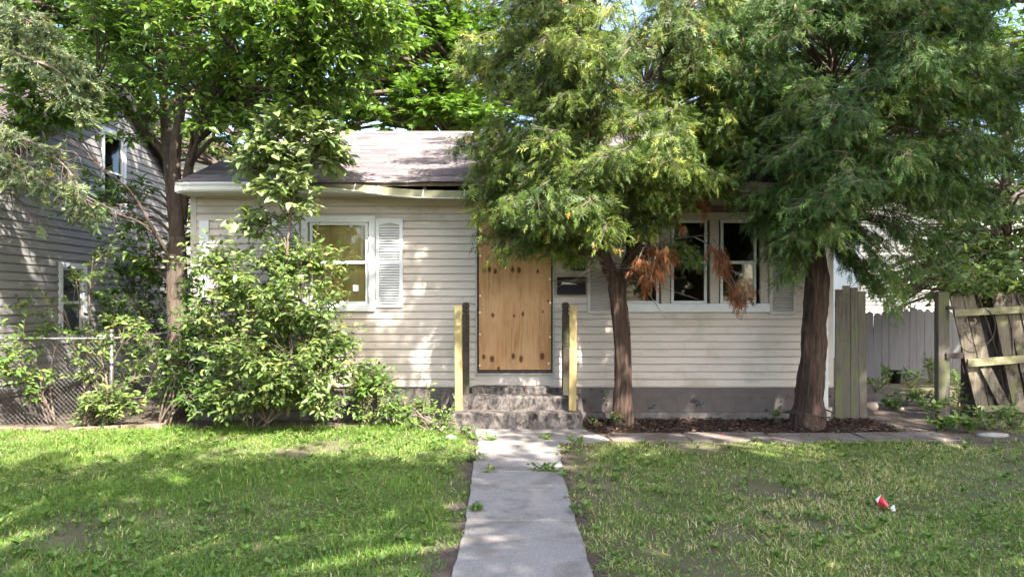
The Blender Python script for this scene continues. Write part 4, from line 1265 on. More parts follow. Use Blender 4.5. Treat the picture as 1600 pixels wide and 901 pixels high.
# ------------------------------------------------------------------ the two cedars
def cedar(name, label, stems, env, fringe, Yc, dep, n_env, mat, seed, dead=(), spray=.118, above=36):
    rr = np.random.default_rng(seed)
    e = empty(name, tuple(Vector(stems[0][0][0])), label, 'tree', 'cedars in front of the house')
    e.location.z = 0
    tr = MB()
    nodes = []
    for k, (pts, rad) in enumerate(stems):
        P, Q = stem_path(pts, rad, 10)
        tr.tube(P, Q, 34 if k == 0 else 16, wob=.13, seed=seed + k)
        if k: nodes += list(zip(P, Q))
    tr.build('trunk', M['bark_cedar'], e, True)
    NP = np.array([tuple(p) for p, _ in nodes]); NR = np.array([q for _, q in nodes])
    es = sorted(env)
    ys = [k[0] for k in es]; ls = [k[1] for k in es]; rs = [k[2] for k in es]
    targets = []
    def rnd_target(ylo, yhi):
        py = rr.uniform(ylo, yhi)
        l, r = np.interp(py, ys, ls), np.interp(py, ys, rs)
        c, h = (l + r) / 2, (r - l) / 2
        u = rr.uniform(-1, 1)
        half = math.sqrt(max(0, 1 - u * u)) * dep
        sgn = -1 if rr.random() < .70 else 1
        Y = Yc + sgn * half * rr.uniform(.25, 1) ** .55
        return pw(c + u * h, py, Y)
    cen = [rnd_target(-20, ys[-1]) for _ in range(int(n_env * .25))]
    for i in range(n_env):
        c = cen[i % len(cen)]
        targets.append((c + Vector(rr.normal(0, 1, 3) * np.array((.19, .16, .13))), 1))
    for _ in range(above): targets.append((rnd_target(ys[0], 0), .8))
    for (px, py, Y) in fringe: targets.append((pw(px + rr.uniform(-8, 8), py + rr.uniform(-6, 6), Y + rr.uniform(-.12, .12)), .75))
    bw = MB()
    lv, dv = Leaves(), Leaves()
    def tuft(a, p, k, out, n_tw, deadk=False, sp=spray):
        a = np.array(a); p = np.array(p)
        shade = rr.normal(0, .17)
        L = np.linalg.norm(p - a)
        mid = a + (p - a) * .55 + np.array((0, 0, .14 * L))
        P, Q = stem_path([a, mid, p], [min(.022, .006 + .008 * L), .008, .003], 5)
        if seg_ok(a, p): bw.tube(P, Q, 5, cap=False)
        P = [np.array(q) for q in P]
        n = len(P)
        for i in range(n_tw):
            t = rr.uniform(.42, 1.0) ** .8
            f = t * (n - 1); i0 = min(int(f), n - 2)
            q = P[i0] + (P[i0 + 1] - P[i0]) * (f - i0)
            d = P[i0 + 1] - P[i0]
            d = d / max(1e-6, np.linalg.norm(d))
            sd = np.cross(d, (0, 0, 1.0)); sd /= max(1e-6, np.linalg.norm(sd))
            w = d * .55 + sd * rr.choice((-1, 1)) * rr.uniform(.3, 1) + np.array((0, 0, rr.uniform(-.75, .35)))
            w /= np.linalg.norm(w)
            tl = rr.uniform(.12, .30) * k
            z = q + w * tl + np.array((0, 0, -.05 * k))
            if rr.random() < .7: bw.tube([q, z], [.004, .0015], 3, cap=False)
            m = 7
            tt = np.linspace(.1, 1, m)
            pos = q + (z - q) * tt[:, None] + rr.normal(0, .03, (m, 3))
            sg = np.where(np.arange(m) % 2, 1, -1)[:, None]
            s2 = np.cross(w, rr.normal(0, 1, 3)); s2 /= max(1e-6, np.linalg.norm(s2))
            D = w * .75 + s2 * sg * .5 + np.array((0, 0, -.45)) + rr.normal(0, .22, (m, 3))
            N = rr.normal(0, 1, (m, 3)) * np.array((1, 1, .55)) + np.array((0, -.35, .35))
            if deadk: D = D + np.array((0, 0, -1.1))
            out.P.append(pos); out.D.append(D); out.N.append(N); out.S.append(sp * rr.uniform(.55, 1.15, m)); out.V.append(np.full(m, shade))
    for (p, k) in targets:
        p = np.array(p)
        if blocked(p[None])[0]: continue
        dist = np.linalg.norm(NP - p, axis=1) + .9 * np.maximum(0, NP[:, 2] - p[2] + .1)
        j = int(np.argmin(dist))
        tuft(NP[j], p, k, lv, 24)
    for (px, py, Y, n, axy) in dead:
        p = np.array(pw(px, py, Y))
        a = p + np.array((axy[0], .1, axy[1]))
        for _ in range(n):
            q = p + rr.normal(0, 1, 3) * np.array((.06, .06, .10))
            tuft(a, q, .55, dv, 6, True, spray)
    # bare inner twigs
    for _ in range(260):
        j = rr.integers(len(NP))
        a = NP[j]
        d = rr.normal(0, 1, 3) * np.array((1, .8, .3)); d /= np.linalg.norm(d)
        L = rr.uniform(.3, 1.25)
        b = a + d * L + np.array((0, 0, .1))
        if seg_ok(a, b): bw.tube([a, (a + b) / 2 + rr.normal(0, .04, 3), b], [.009, .006, .002], 4, cap=False)
    bw.build('branches', M['twig'], e, True)
    lv.build('crown', e, mat, SPRAY_T, SPRAY_F, rr)
    if dead:
        o = dv.build('dead_foliage', e, G['cedar_dead'], SPRAY_T, SPRAY_F, rr)
        o['label'] = 'rust brown dead cedar sprays'
    return e

Y1, Y2 = -0.50, -0.62
s1 = [([pw(972, 671, Y1), pw(972, 655, Y1), pw(974, 600, Y1), pw(971, 520, Y1), pw(965, 450, Y1), pw(962, 425, Y1)], [.165, .135, .108, .104, .115, .10]),
      ([pw(962, 440, Y1), pw(945, 405, Y1), pw(929, 360, Y1), pw(925, 300, Y1), pw(930, 200, Y1), pw(926, 80, Y1), pw(935, -120, Y1), pw(945, -320, Y1)], [.085, .08, .075, .07, .06, .05, .035, .012]),
      ([pw(970, 440, Y1), pw(986, 400, Y1), pw(1005, 340, Y1 - .1), pw(1020, 235, Y1 - .1), pw(1036, 120, Y1), pw(1040, 0, Y1), pw(1030, -250, Y1)], [.085, .075, .07, .06, .055, .045, .015])]
cedar('cedar_tree', 'sunlit yellow green cedar with forked trunk in front of the wide window', s1,
      [(-330, 880, 1050), (-150, 800, 1130), (0, 735, 1215), (60, 730, 1225), (150, 732, 1220), (230, 752, 1180), (275, 765, 1110), (310, 775, 1010), (345, 790, 945)],
      [(745, 335, -1.0), (752, 362, -1.0), (768, 372, -1.1), (782, 392, -1.1), (800, 385, -1.2), (818, 365, -1.2), (850, 392, -1.2), (872, 378, -1.1), (890, 385, -1.0), (905, 398, -.9), (925, 372, -1.1), (945, 360, -1.2), (1005, 360, -1.0), (1070, 385, -.9), (1092, 410, -.9), (735, 300, -.9), (738, 265, -.9), (1030, 340, -.9), (748, 205, -1.0), (742, 235, -1.0), (765, 180, -.9), (775, 220, -1.1), (752, 250, -1.1), (770, 280, -1.2), (760, 150, -1.0), (745, 120, -1.0), (790, 250, -1.2)],
      Y1 - .15, 1.55, 385, G['cedar'], 21,
      dead=[(1002, 412, -1.0, 2, (.1, .25)), (1018, 405, -1.0, 2, (.05, .25)), (1030, 425, -1.0, 2, (.0, .25)), (1042, 405, -1.0, 1, (-.05, .2)), (1008, 432, -1.0, 1, (.1, .25)), (1115, 395, -.95, 1, (-.2, .2)), (1135, 420, -.95, 2, (-.15, .25)), (1138, 458, -.95, 2, (-.1, .25)), (1152, 452, -.95, 2, (-.1, .25)), (1090, 318, -.9, 2, (-.1, .1)), (1070, 335, -.9, 1, (-.1, .1)), (1130, 385, -.9, 1, (-.1, .1)), (1170, 440, -.9, 1, (-.1, .1))])
s2 = [([pw(1260, 678, Y2), pw(1261, 664, Y2), pw(1264, 635, Y2), pw(1268, 580, Y2), pw(1273, 520, Y2), pw(1276, 440, Y2), pw(1268, 370, Y2), pw(1272, 330, Y2)], [.28, .225, .170, .148, .140, .135, .125, .11]),
      ([pw(1272, 345, Y2), pw(1290, 290, Y2), pw(1302, 230, Y2), pw(1300, 100, Y2), pw(1296, -60, Y2), pw(1300, -260, Y2)], [.09, .08, .07, .055, .04, .014]),
      ([pw(1272, 345, Y2), pw(1315, 295, Y2), pw(1352, 235, Y2), pw(1366, 100, Y2), pw(1368, -60, Y2), pw(1372, -300, Y2)], [.10, .09, .08, .065, .05, .015])]
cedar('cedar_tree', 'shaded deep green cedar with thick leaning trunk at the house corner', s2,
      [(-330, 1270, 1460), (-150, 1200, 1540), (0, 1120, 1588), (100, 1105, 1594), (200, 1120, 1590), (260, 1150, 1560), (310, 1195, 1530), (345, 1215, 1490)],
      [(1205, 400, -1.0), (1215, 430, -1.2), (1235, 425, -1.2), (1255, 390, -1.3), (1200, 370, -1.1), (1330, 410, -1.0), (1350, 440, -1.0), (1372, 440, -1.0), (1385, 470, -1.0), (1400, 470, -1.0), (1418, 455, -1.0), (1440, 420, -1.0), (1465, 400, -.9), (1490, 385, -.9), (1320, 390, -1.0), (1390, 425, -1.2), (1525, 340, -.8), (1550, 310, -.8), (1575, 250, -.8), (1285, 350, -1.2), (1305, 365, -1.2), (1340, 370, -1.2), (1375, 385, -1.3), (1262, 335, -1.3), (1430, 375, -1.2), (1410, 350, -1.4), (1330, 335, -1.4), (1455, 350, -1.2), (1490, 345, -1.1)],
      Y2 - .1, 1.6, 410, G['cedar_in_shade'], 22)
wr = MB().tube([(3.775 + .30 * math.cos(t), Y2 + .27 * math.sin(t), .20 + .02 * math.sin(2 * t)) for t in np.linspace(0, 6.4, 28)], 0.009, 5).build('wire_loop', M['dark_gap'])
tag(wr, 'loose dark wire loop round the foot of the thick cedar trunk', 'wire')

# ------------------------------------------------------------------ tree at the left corner, between the houses
YT = 0.35
t0 = [([pw(280, 655, YT), pw(279, 600, YT), pw(277, 500, YT), pw(277, 420, YT), pw(279, 370, YT)], [.18, .15, .135, .13, .12]),
      ([pw(277, 400, YT), pw(270, 330, YT), pw(262, 240, YT), pw(258, 180, YT), pw(250, 60, YT), pw(246, -120, YT)], [.075, .075, .07, .06, .045, .025]),
      ([pw(280, 390, YT), pw(276, 320, YT - .1), pw(274, 240, YT - .2), pw(290, 110, YT - .3), pw(300, -20, YT - .4), pw(310, -200, YT - .4)], [.085, .08, .07, .06, .045, .022]),
      ([pw(284, 350, YT), pw(292, 280, YT - .1), pw(308, 210, YT - .2), pw(345, 110, YT - .4), pw(362, 40, YT - .6), pw(390, -80, YT - .8)], [.06, .06, .055, .05, .04, .022]),
      ([pw(262, 245, YT), pw(235, 215, YT - .1), pw(200, 175, YT - .3), pw(150, 130, YT - .5), pw(80, 150, YT - .6)], [.05, .045, .035, .02, .01]),
      ([pw(300, 230, YT - .2), pw(345, 140, YT - .6), pw(420, 60, YT - 1.0), pw(500, 20, YT - 1.3)], [.05, .045, .035, .02]),
      ([pw(277, 420, YT), pw(262, 395, YT - .1), pw(240, 360, YT - .3), pw(205, 300, YT - .5), pw(160, 265, YT - .7)], [.03, .028, .024, .018, .010])]
def B(px, py, Y, rpx, rpy, ry, n):
    d = (Y - CY) / FPX
    return (tuple(pw(px, py, Y)), (rpx * d, ry, rpy * d), n)
make_tree('leafy_tree', 'dark trunked leafy tree forking between the two houses', 'tree', t0,
          [B(250, 40, -.3, 110, 60, .9, 30), B(350, 60, -.8, 90, 70, .9, 34), B(440, 40, -1.2, 90, 55, .8, 34), B(530, 30, -1.4, 80, 45, .7, 30), B(585, 30, -1.5, 40, 35, .5, 10), B(450, 130, -1.0, 80, 50, .6, 26), B(520, 95, -1.1, 60, 40, .6, 16),
           B(190, 110, .2, 70, 60, .6, 16), B(330, 150, -.4, 70, 40, .6, 20), B(350, 200, -.6, 40, 30, .4, 9), B(300, -120, -.4, 220, 110, 1.6, 26), B(480, -110, -1.2, 150, 90, 1.2, 18), B(225, 190, .1, 40, 40, .4, 8), B(70, 150, -.3, 60, 30, .4, 14), B(130, 165, -.2, 50, 30, .4, 12), B(30, 190, -.5, 40, 22, .3, 6), B(180, 330, .4, 50, 60, .5, 10), B(230, 380, .8, 30, 60, .4, 8), ((-3.7, -3.3, 6.7), (.8, 1.5, .5), 20), ((-4.6, -1.3, 6.7), (.8, 1.7, .5), 22), ((-5.3, .4, 6.8), (.7, 1.2, .5), 14), ((-3.0, -4.6, 6.8), (.7, 1.0, .5), 10)],  # trailing world-space clumps: added out of view to shade the neighbor wall
          .115, G['tree'], M['bark'], rc=.33, nt=7, nl=9, seed=31, tn=14, wob=.14, shoots=.25)

# ------------------------------------------------------------------ sapling and shrubs in front of the left window
make_tree('sapling', 'slim pale leaved sapling rising in front of the left window', 'tree',
          [([pw(450, 650, -.85), pw(449, 560, -.85), pw(448, 470, -.9), pw(449, 390, -.95), pw(455, 330, -1.0), pw(458, 270, -1.0), pw(462, 205, -1.0)], [.024, .022, .02, .018, .014, .010, .005])],
          [B(455, 230, -1.05, 58, 42, .35, 22), B(500, 240, -1.05, 32, 30, .3, 9), B(410, 250, -1.0, 28, 25, .3, 7), B(450, 290, -1.0, 45, 28, .3, 11), B(445, 330, -.95, 35, 14, .2, 3), B(415, 350, -.95, 35, 10, .2, 2), B(400, 345, -.9, 25, 10, .2, 2), B(520, 255, -1.0, 18, 12, .2, 2)],
            .135, G['sapling'], M['twig'], rc=.24, nt=6, nl=7, seed=41, tn=8, wob=.05, br=.008, width=1.25)

def shrub(name, label, base, nst, blobs, leaf, mat, seed, rc=.26, nt=7, nl=8, spread=.35, group='shrubs along the house front', width=1.0, T=LEAF_T, F=LEAF_F, cat='shrub', h=.9, droop=.25):
    rr = random.Random(seed)
    st = []
    for k in range(nst):
        c, r3, _ = blobs[k % len(blobs)]
        a = Vector((base[0] + rr.uniform(-.12, .12) * spread * 3, base[1] + rr.uniform(-.1, .1), 0))
        b = Vector(c) + Vector((rr.uniform(-.4, .4) * r3[0], rr.uniform(-.4, .4) * r3[1], rr.uniform(-.3, .5) * r3[2]))
        mid = a.lerp(b, .5) + Vector((rr.uniform(-.08, .08), rr.uniform(-.06, .06), .05))
        st.append(([a, mid, b], [.016, .012, .005]))
    return make_tree(name, label, cat, st, blobs, leaf, mat, M['twig'], T, F, rc=rc, nt=nt, nl=nl, seed=seed, group=group, tn=6, wob=.05, br=.007, width=width, trunk_name='stems', droop=droop, shoots=.3)
shrub('leafy_shrub', 'big dense bright leafy shrub hiding the wall below the left window', (-3.2, -.7), 9,
      [B(405, 445, -.9, 72, 48, .38, 30), B(460, 480, -1.0, 60, 55, .38, 30), B(385, 520, -1.0, 60, 70, .42, 36), B(450, 570, -1.1, 75, 50, .45, 40), B(500, 540, -.9, 42, 60, .3, 22), B(510, 430, -.8, 30, 35, .22, 8), B(405, 610, -1.0, 80, 40, .4, 32), B(505, 600, -.95, 50, 35, .3, 18), B(345, 420, -.8, 30, 30, .3, 8), B(445, 405, -.85, 50, 22, .25, 9)],
      .088, G['bush'], 51)
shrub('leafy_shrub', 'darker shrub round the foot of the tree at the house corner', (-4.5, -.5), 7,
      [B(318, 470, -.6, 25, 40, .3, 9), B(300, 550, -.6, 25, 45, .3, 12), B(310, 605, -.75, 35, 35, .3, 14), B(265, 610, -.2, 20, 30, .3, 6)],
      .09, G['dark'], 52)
shrub('leafy_shrub', 'low dark green shrub against the foundation left of the steps', (-1.95, -.4), 5,
      [B(580, 615, -.45, 32, 32, .25, 15), B(595, 640, -.5, 40, 18, .25, 12), B(570, 595, -.4, 18, 22, .18, 5)], .075, G['weed'], 53, rc=.18, nt=6, nl=7)
shrub('weed_clump', 'spreading weeds at the left end of the front steps', (-.95, -.85), 5,
      [B(660, 655, -.7, 45, 14, .25, 12), B(705, 668, -.95, 30, 18, .2, 11), B(640, 640, -.45, 30, 18, .2, 8)], .055, G['weed'], 54, rc=.13, nt=6, nl=7, cat='weeds')
# growth on and behind the chain link fence
shrub('vine', 'vine spilling over the chain link fence by the neighbor window', (-6.0, -.4), 5,
      [B(28, 560, -.6, 34, 28, .2, 9), B(55, 600, -.62, 18, 26, .15, 6), B(90, 525, -.4, 50, 14, .2, 5)], .085, G['weed'], 55, rc=.2, nt=5, nl=6, group='growth on the chain link fence', cat='vine')
shrub('vine', 'tangled vine around the ball topped fence post', (-5.35, -.55), 6,
      [B(155, 560, -.4, 30, 36, .25, 8), B(175, 625, -.6, 35, 22, .2, 9), B(195, 520, -.2, 30, 26, .3, 6), B(200, 648, -.65, 24, 12, .2, 5), B(140, 645, -.65, 18, 12, .15, 3), B(225, 590, -.1, 18, 36, .25, 5)], .085, G['bush'], 56, rc=.2, nt=5, nl=7, group='growth on the chain link fence', cat='vine')
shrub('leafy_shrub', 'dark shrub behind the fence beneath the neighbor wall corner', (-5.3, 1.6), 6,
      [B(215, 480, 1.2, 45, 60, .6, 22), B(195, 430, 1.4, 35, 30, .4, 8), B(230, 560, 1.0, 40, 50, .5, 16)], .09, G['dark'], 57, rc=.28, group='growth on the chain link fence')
shrub('vine', 'leafy runner arching in front of the neighbor lower window', (-5.8, .1), 4,
      [B(130, 430, -.1, 45, 12, .2, 5), B(80, 480, -.2, 40, 16, .2, 5), B(155, 400, 0, 30, 14, .2, 4)], .09, G['bush'], 58, rc=.2, nt=4, nl=5, group='growth on the chain link fence', cat='vine')

# ------------------------------------------------------------------ trees behind the house and at the sides
def trunk(x, y, h, r, lean=(0, 0)):
    return [([(x, y, 0), (x + lean[0] * .3, y + lean[1] * .3, h * .35), (x + lean[0] * .7, y + lean[1] * .7, h * .7), (x + lean[0], y + lean[1], h)], [r, r * .8, r * .55, r * .2])]
make_tree('maple_tree', 'bright green maple rising behind the roof ridge', 'tree', trunk(-1.6, 10.5, 9.5, .28),
          [B(610, 150, 9.0, 90, 60, 1.4, 34), B(690, 90, 9.5, 70, 90, 1.4, 34), B(560, 90, 10.0, 80, 70, 1.4, 26), B(640, 20, 10, 110, 70, 1.6, 34), B(700, 190, 9.0, 50, 30, 1, 12), B(620, -110, 10.5, 160, 90, 2, 20), B(760, 120, 10, 80, 110, 1.4, 26), B(520, 180, 9.0, 50, 35, 1, 12), B(850, 60, 10.5, 90, 130, 1.5, 22), B(730, 185, 8.6, 60, 25, .8, 14), B(480, 20, 10, 70, 60, 1.3, 14)],
          .19, G['maple'], M['bark'], MAPLE_T, MAPLE_F, rc=.62, nt=8, nl=9, seed=61, br=.02, group='trees behind the houses')
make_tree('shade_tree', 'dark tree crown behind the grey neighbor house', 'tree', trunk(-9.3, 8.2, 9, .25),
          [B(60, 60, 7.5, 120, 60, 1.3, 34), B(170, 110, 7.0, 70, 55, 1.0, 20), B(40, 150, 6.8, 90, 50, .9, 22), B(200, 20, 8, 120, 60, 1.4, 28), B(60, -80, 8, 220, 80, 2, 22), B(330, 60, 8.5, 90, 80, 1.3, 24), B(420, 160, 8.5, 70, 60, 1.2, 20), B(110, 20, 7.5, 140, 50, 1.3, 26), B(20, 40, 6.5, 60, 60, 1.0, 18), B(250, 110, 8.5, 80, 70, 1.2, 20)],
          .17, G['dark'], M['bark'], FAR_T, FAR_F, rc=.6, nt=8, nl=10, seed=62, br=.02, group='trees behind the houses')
make_tree('shade_tree', 'bushy tree behind the forked trunk between the houses', 'tree', trunk(-6.0, 5.5, 5.5, .16),
          [B(215, 300, 5, 60, 50, .8, 18), B(245, 220, 5.5, 45, 50, .8, 12), B(330, 210, 5.5, 45, 50, .8, 14), B(225, 380, 4.5, 50, 60, .7, 16), B(300, 320, 4.6, 40, 60, .3, 8), B(380, 190, 6, 60, 40, .8, 12)],
          .12, G['bush'], M['bark'], FAR_T, FAR_F, rc=.42, nt=7, nl=10, seed=63, br=.015, group='trees behind the houses')
make_tree('shade_tree', 'bright leafed tree beyond the broken gate', 'tree', trunk(8.6, 2.6, 5.5, .12),
          [B(1545, 400, 1.6, 70, 35, .6, 26), B(1470, 360, 3.0, 60, 50, .6, 22), B(1500, 300, 3.5, 60, 50, .6, 16), B(1420, 440, 4.4, 70, 35, .4, 18), B(1575, 300, 2.2, 45, 60, .6, 14), B(1590, 340, 1.8, 50, 60, .7, 18), B(1530, 440, 1.0, 60, 18, .5, 12), B(1600, 420, 1.0, 40, 30, .5, 10), B(1600, 250, 2.4, 50, 60, .7, 18), B(1500, 400, 2.6, 60, 50, .5, 14), B(1550, 330, 2.4, 50, 50, .6, 14), B(1450, 445, 3.2, 50, 30, .5, 8), B(1400, 450, 6.2, 60, 28, .6, 16), B(1480, 420, 6.2, 60, 50, .6, 18)],
          .12, G['bush'], M['bark'], rc=.32, nt=5, nl=7, seed=64, br=.012, group='trees behind the houses')
make_tree('shade_tree', 'tall yellow green tree showing past the cedar at the top right', 'tree', trunk(13.5, 6.5, 9, .25),
          [B(1590, 40, 6.0, 60, 80, 1.2, 26), B(1560, -60, 6.5, 120, 80, 1.6, 22), B(1640, 160, 6.5, 60, 90, 1.4, 20)],
          .16, G['maple'], M['bark'], FAR_T, FAR_F, rc=.55, nt=7, nl=10, seed=65, br=.02, group='trees behind the houses')
make_tree('shade_tree', 'pale tree crown far behind the cedars', 'tree', trunk(4.5, 14, 9, .25),
          [B(980, 120, 12, 130, 100, 1.8, 40), B(1180, 100, 12, 140, 120, 1.8, 44), B(1390, 110, 12, 130, 120, 1.8, 44), B(1100, 230, 12, 220, 40, 1.5, 26), B(1520, 120, 12, 80, 120, 1.5, 26), B(1420, 270, 11, 110, 60, 1.2, 24), B(1180, -40, 12, 300, 60, 1.8, 26)],
          .24, G['dark'], M['bark'], FAR_T, FAR_F, rc=.8, nt=7, nl=9, seed=66, br=.03, group='trees behind the houses')
shrub('leafy_shrub', 'hanging leaves draped over the top of the broken gate', (6.9, .35), 5,
      [B(1540, 452, .2, 55, 10, .15, 10), B(1590, 455, .15, 35, 12, .15, 8), B(1535, 480, .28, 25, 12, .04, 2)], .11, G['bush'], 67, rc=.2, nt=5, nl=6, group='growth by the broken gate')

# spruce reaching in from the left
def spruce():
    rr = np.random.default_rng(71)
    e = empty('spruce_tree', (-7.8, -4.4, 0), 'blue grey spruce with drooping half dead boughs at the left edge', 'tree')
    P, Q = stem_path([(-7.8, -4.4, 0), (-7.8, -4.4, 3), (-7.85, -4.4, 6), (-7.8, -4.4, 10)], [.22, .18, .12, .03], 4)
    MB().tube(P, Q, 12, wob=.1).build('trunk', M['bark'], e, True)
    bw, dw = MB(), MB()
    NT, NF = [], []
    for i in range(26):
        t = .02 + .96 * i / 26
        an = i * 2.4
        k = len(NT)
        r = .20
        c, s = math.cos(an), math.sin(an)
        NT += [(t, -.05 * s, .05 * c), (t, .05 * s, -.05 * c), (t + .22, r * c, r * s)]
        NF.append((k, k + 1, k + 2))
    NT, NF = np.array(NT), np.array(NF)
    lv = Leaves()
    def bough(pts, n_side, sl, thick=.03, needles=1.0, dead=False):
        W = [pw(*p) for p in pts[1:]]
        Q, rad = stem_path([Vector((-7.8, -4.4, W[0].z + .3))] + W, list(np.linspace(thick, .006, len(pts))), 6)
        (dw if dead else bw).tube(Q, rad, 6, cap=False)
        Q = [np.array(q) for q in Q]
        for i in range(n_side):
            f = rr.uniform(.22, 1) * (len(Q) - 1); i0 = min(int(f), len(Q) - 2)
            a = Q[i0] + (Q[i0 + 1] - Q[i0]) * (f - i0)
            d = nrm((Q[i0 + 1] - Q[i0])[None])[0]
            w = d * .6 + rr.normal(0, .55, 3) * np.array((1, 1, .6)) + np.array((0, 0, -.40))
            w /= np.linalg.norm(w)
            L = sl * rr.uniform(.5, 1.2)
            b = a + w * L
            c2 = (a + b) / 2 + np.array((0, 0, .04))
            has = rr.random() < needles
            (bw if has else dw).tube([a, c2, b], [.005, .004, .002], 4, cap=False)
            for j in range(int(4 + L * 26)):
                t = rr.uniform(.1, 1)
                q = a + (b - a) * t
                w2 = w * .7 + rr.normal(0, .6, 3) + np.array((0, 0, -.1))
                w2 /= np.linalg.norm(w2)
                l2 = rr.uniform(.07, .15)
                if has:
                    lv.P.append(q[None]); lv.D.append(w2[None]); lv.N.append(rr.normal(0, 1, (1, 3))); lv.S.append(np.array([l2]))
                elif rr.random() < .6:
                    dw.tube([q, q + w2 * l2 * .5 + rr.normal(0, .012, 3), q + w2 * l2 * 1.3 + np.array((0, 0, -.02))], [.0025, .002, .001], 3, cap=False)
    Yb = -1.3
    bough([(-180, 20, -1.6), (-60, 30, Yb), (30, 55, Yb), (100, 85, Yb), (140, 120, Yb)], 60, .32)
    bough([(-180, 60, -1.6), (-40, 60, Yb - .2), (40, 90, Yb - .2), (95, 115, Yb - .2), (125, 165, Yb - .1)], 50, .28)
    bough([(-180, -30, -1.6), (-60, -20, Yb), (10, 15, Yb), (60, 40, Yb)], 50, .34)
    bough([(-180, 170, -1.6), (-60, 190, Yb), (20, 210, Yb), (70, 235, Yb), (110, 270, Yb), (140, 330, Yb)], 52, .26, needles=.85)
    bough([(-180, 200, -1.6), (-40, 240, Yb - .2), (20, 262, Yb - .2), (70, 285, Yb - .2)], 55, .30, needles=.75)
    for (a, b, c, d) in ((230, 265, 110, 330), (250, 290, 150, 320), (260, 300, 190, 335), (240, 275, 130, 265), (215, 240, 120, 240), (270, 320, 60, 355), (255, 285, 40, 300)):
        bough([(-180, a - 20, -1.6), (-50, a, Yb), ((c - 50) * .45, (a + b) / 2 - 5, Yb), (c, d, Yb)], 24, .24, .016, needles=.12, dead=True)
    bw.build('boughs', M['twig'], e, True)
    dw.build('dead_boughs', M['dead_twig'], e, True)
    lv.build('crown', e, G['spruce'], NT, NF, rr)
    return e
spruce()

# street trees behind the viewer: their crowns shade the lawn
def street_tree(label, x, y, blobs, seed):
    return make_tree('street_tree', label, 'tree', trunk(x, y, 7.5, .24), blobs, .22, G['tree'], M['bark'], FAR_T, FAR_F, rc=.62, nt=8, nl=9, seed=seed, br=.025, group='street trees shading the lawn', twigs=False)
street_tree('broad street tree by the path shading the left lawn', .8, -12.5, [((1.2, -9.7, 7.2), (3.2, .8, 1.0), 34), ((.6, -12.6, 7.2), (3.2, 1.0, 1.0), 34), ((-2.6, -11.0, 7.0), (1.8, 1.6, 1.2), 26), ((4.6, -10.6, 7.4), (2.2, 1.9, 1.3), 36), ((2.5, -6.5, 9.0), (.9, .8, .6), 6)], 81)  # last clump, high and small, added to shade the wall by the door
street_tree('broad street tree by the road shading the right lawn and corner', 9.0, -10.5, [((8.0, -8.3, 7.4), (3.6, 2.4, 1.5), 80), ((8.0, -11.0, 7.4), (4.2, 1.8, 1.3), 120), ((7.5, -5.9, 8.2), (2.2, 1.7, 1.5), 36), ((9.6, -5.2, 9.0), (2.4, 1.8, 1.6), 40), ((11.5, -8.5, 7.4), (2.2, 2.4, 1.5), 30)], 82)
street_tree('added tree beyond the frame shading the grey picket fence', 12.5, -1.5, [((10.8, -.6, 7.2), (2.4, 2.2, 1.4), 60), ((13.0, .6, 7.4), (2.2, 2.2, 1.6), 40)], 83)  # unseen tree, put in to keep the sun off the picket fence

M['asphalt'] = surf('asphalt', [(0.3, (0.045, 0.045, 0.046)), (0.7, (0.065, 0.064, 0.064))], 20, rough=0.95, bmp=0.3, bdist=0.01, rnd=False)
tag(MB().add([(-200, -24, .006), (200, -24, .006), (200, -16.5, .006), (-200, -16.5, .006)], [(0, 1, 2, 3)]).build('road', M['asphalt']), kind='structure')
for i, (x, h, where) in enumerate(((-11, 8, 'far left of'), (-3.5, 9.5, 'left of'), (4, 8.5, 'opposite'), (10.5, 10, 'right of'), (18, 9, 'far right of'))):
    make_tree('street_tree', 'leafy tree across the road, ' + where + ' the front walk, mirrored in the window glass', 'tree', trunk(x, -31 - (i % 2) * 3, h, .25),
              [((x, -31 - (i % 2) * 3, h * .46), (3.6, 2.4, h * .42), 84)], .55, G['dark'], M['bark'], FAR_T, FAR_F, rc=1.0, nt=6, nl=7, seed=90 + i, br=.03, group='trees across the road', twigs=False)

# ------------------------------------------------------------------ seedlings and side-yard weeds, each its own plant
def plant(label, px, py, h, w, n, leaf, mat, seed, group, Y=None, name='weed_plant', stems=3):
    p = gnd(px, py) if Y is None else Vector(((px - 800) * (Y - CY) / FPX, Y, 0))
    rr = np.random.default_rng(seed)
    e = empty(name, (p.x, p.y, 0), label, 'plant', group)
    st, lv = MB(), Leaves()
    for k in range(stems):
        a = np.array((p.x, p.y, 0.0)) + rr.normal(0, .015, 3) * np.array((1, 1, 0))
        an = rr.uniform(0, 6.28)
        b = a + np.array((math.cos(an) * w * rr.uniform(.2, .9), math.sin(an) * w * rr.uniform(.2, .7), h * rr.uniform(.7, 1)))
        m_ = (a + b) / 2 + np.array((0, 0, .08 * h))
        st.tube([a, m_, b], [.005, .004, .002], 4)
        lv.twig(a, m_, max(2, n // 2), leaf, rr, .2)
        lv.twig(m_, b, n, leaf, rr, .2)
    st.build('stem', M['twig'], e)
    lv.build('leaves', e, mat, LEAF_T, LEAF_F, rr)
    return e
gm, gy = 'seedlings in the mulch bed', 'weeds in the side yard'
plant('thin seedling beside the forked cedar trunk', 946, 663, .5, .08, 5, .06, G['weed'], 1, gm, stems=2)
plant('bushy seedling at the foot of the forked cedar', 962, 668, .22, .12, 7, .07, G['weed'], 2, gm, stems=5)
plant('small round seedling below the wide window', 1033, 655, .15, .09, 7, .06, G['weed'], 3, gm, stems=5)
plant('pale seedling just left of the thick cedar trunk', 1212, 663, .2, .10, 7, .07, G['bush'], 4, gm, stems=5)
plant('tiny seedling at the mulch edge by the steps', 925, 665, .08, .08, 5, .05, G['weed'], 5, gm, stems=4)
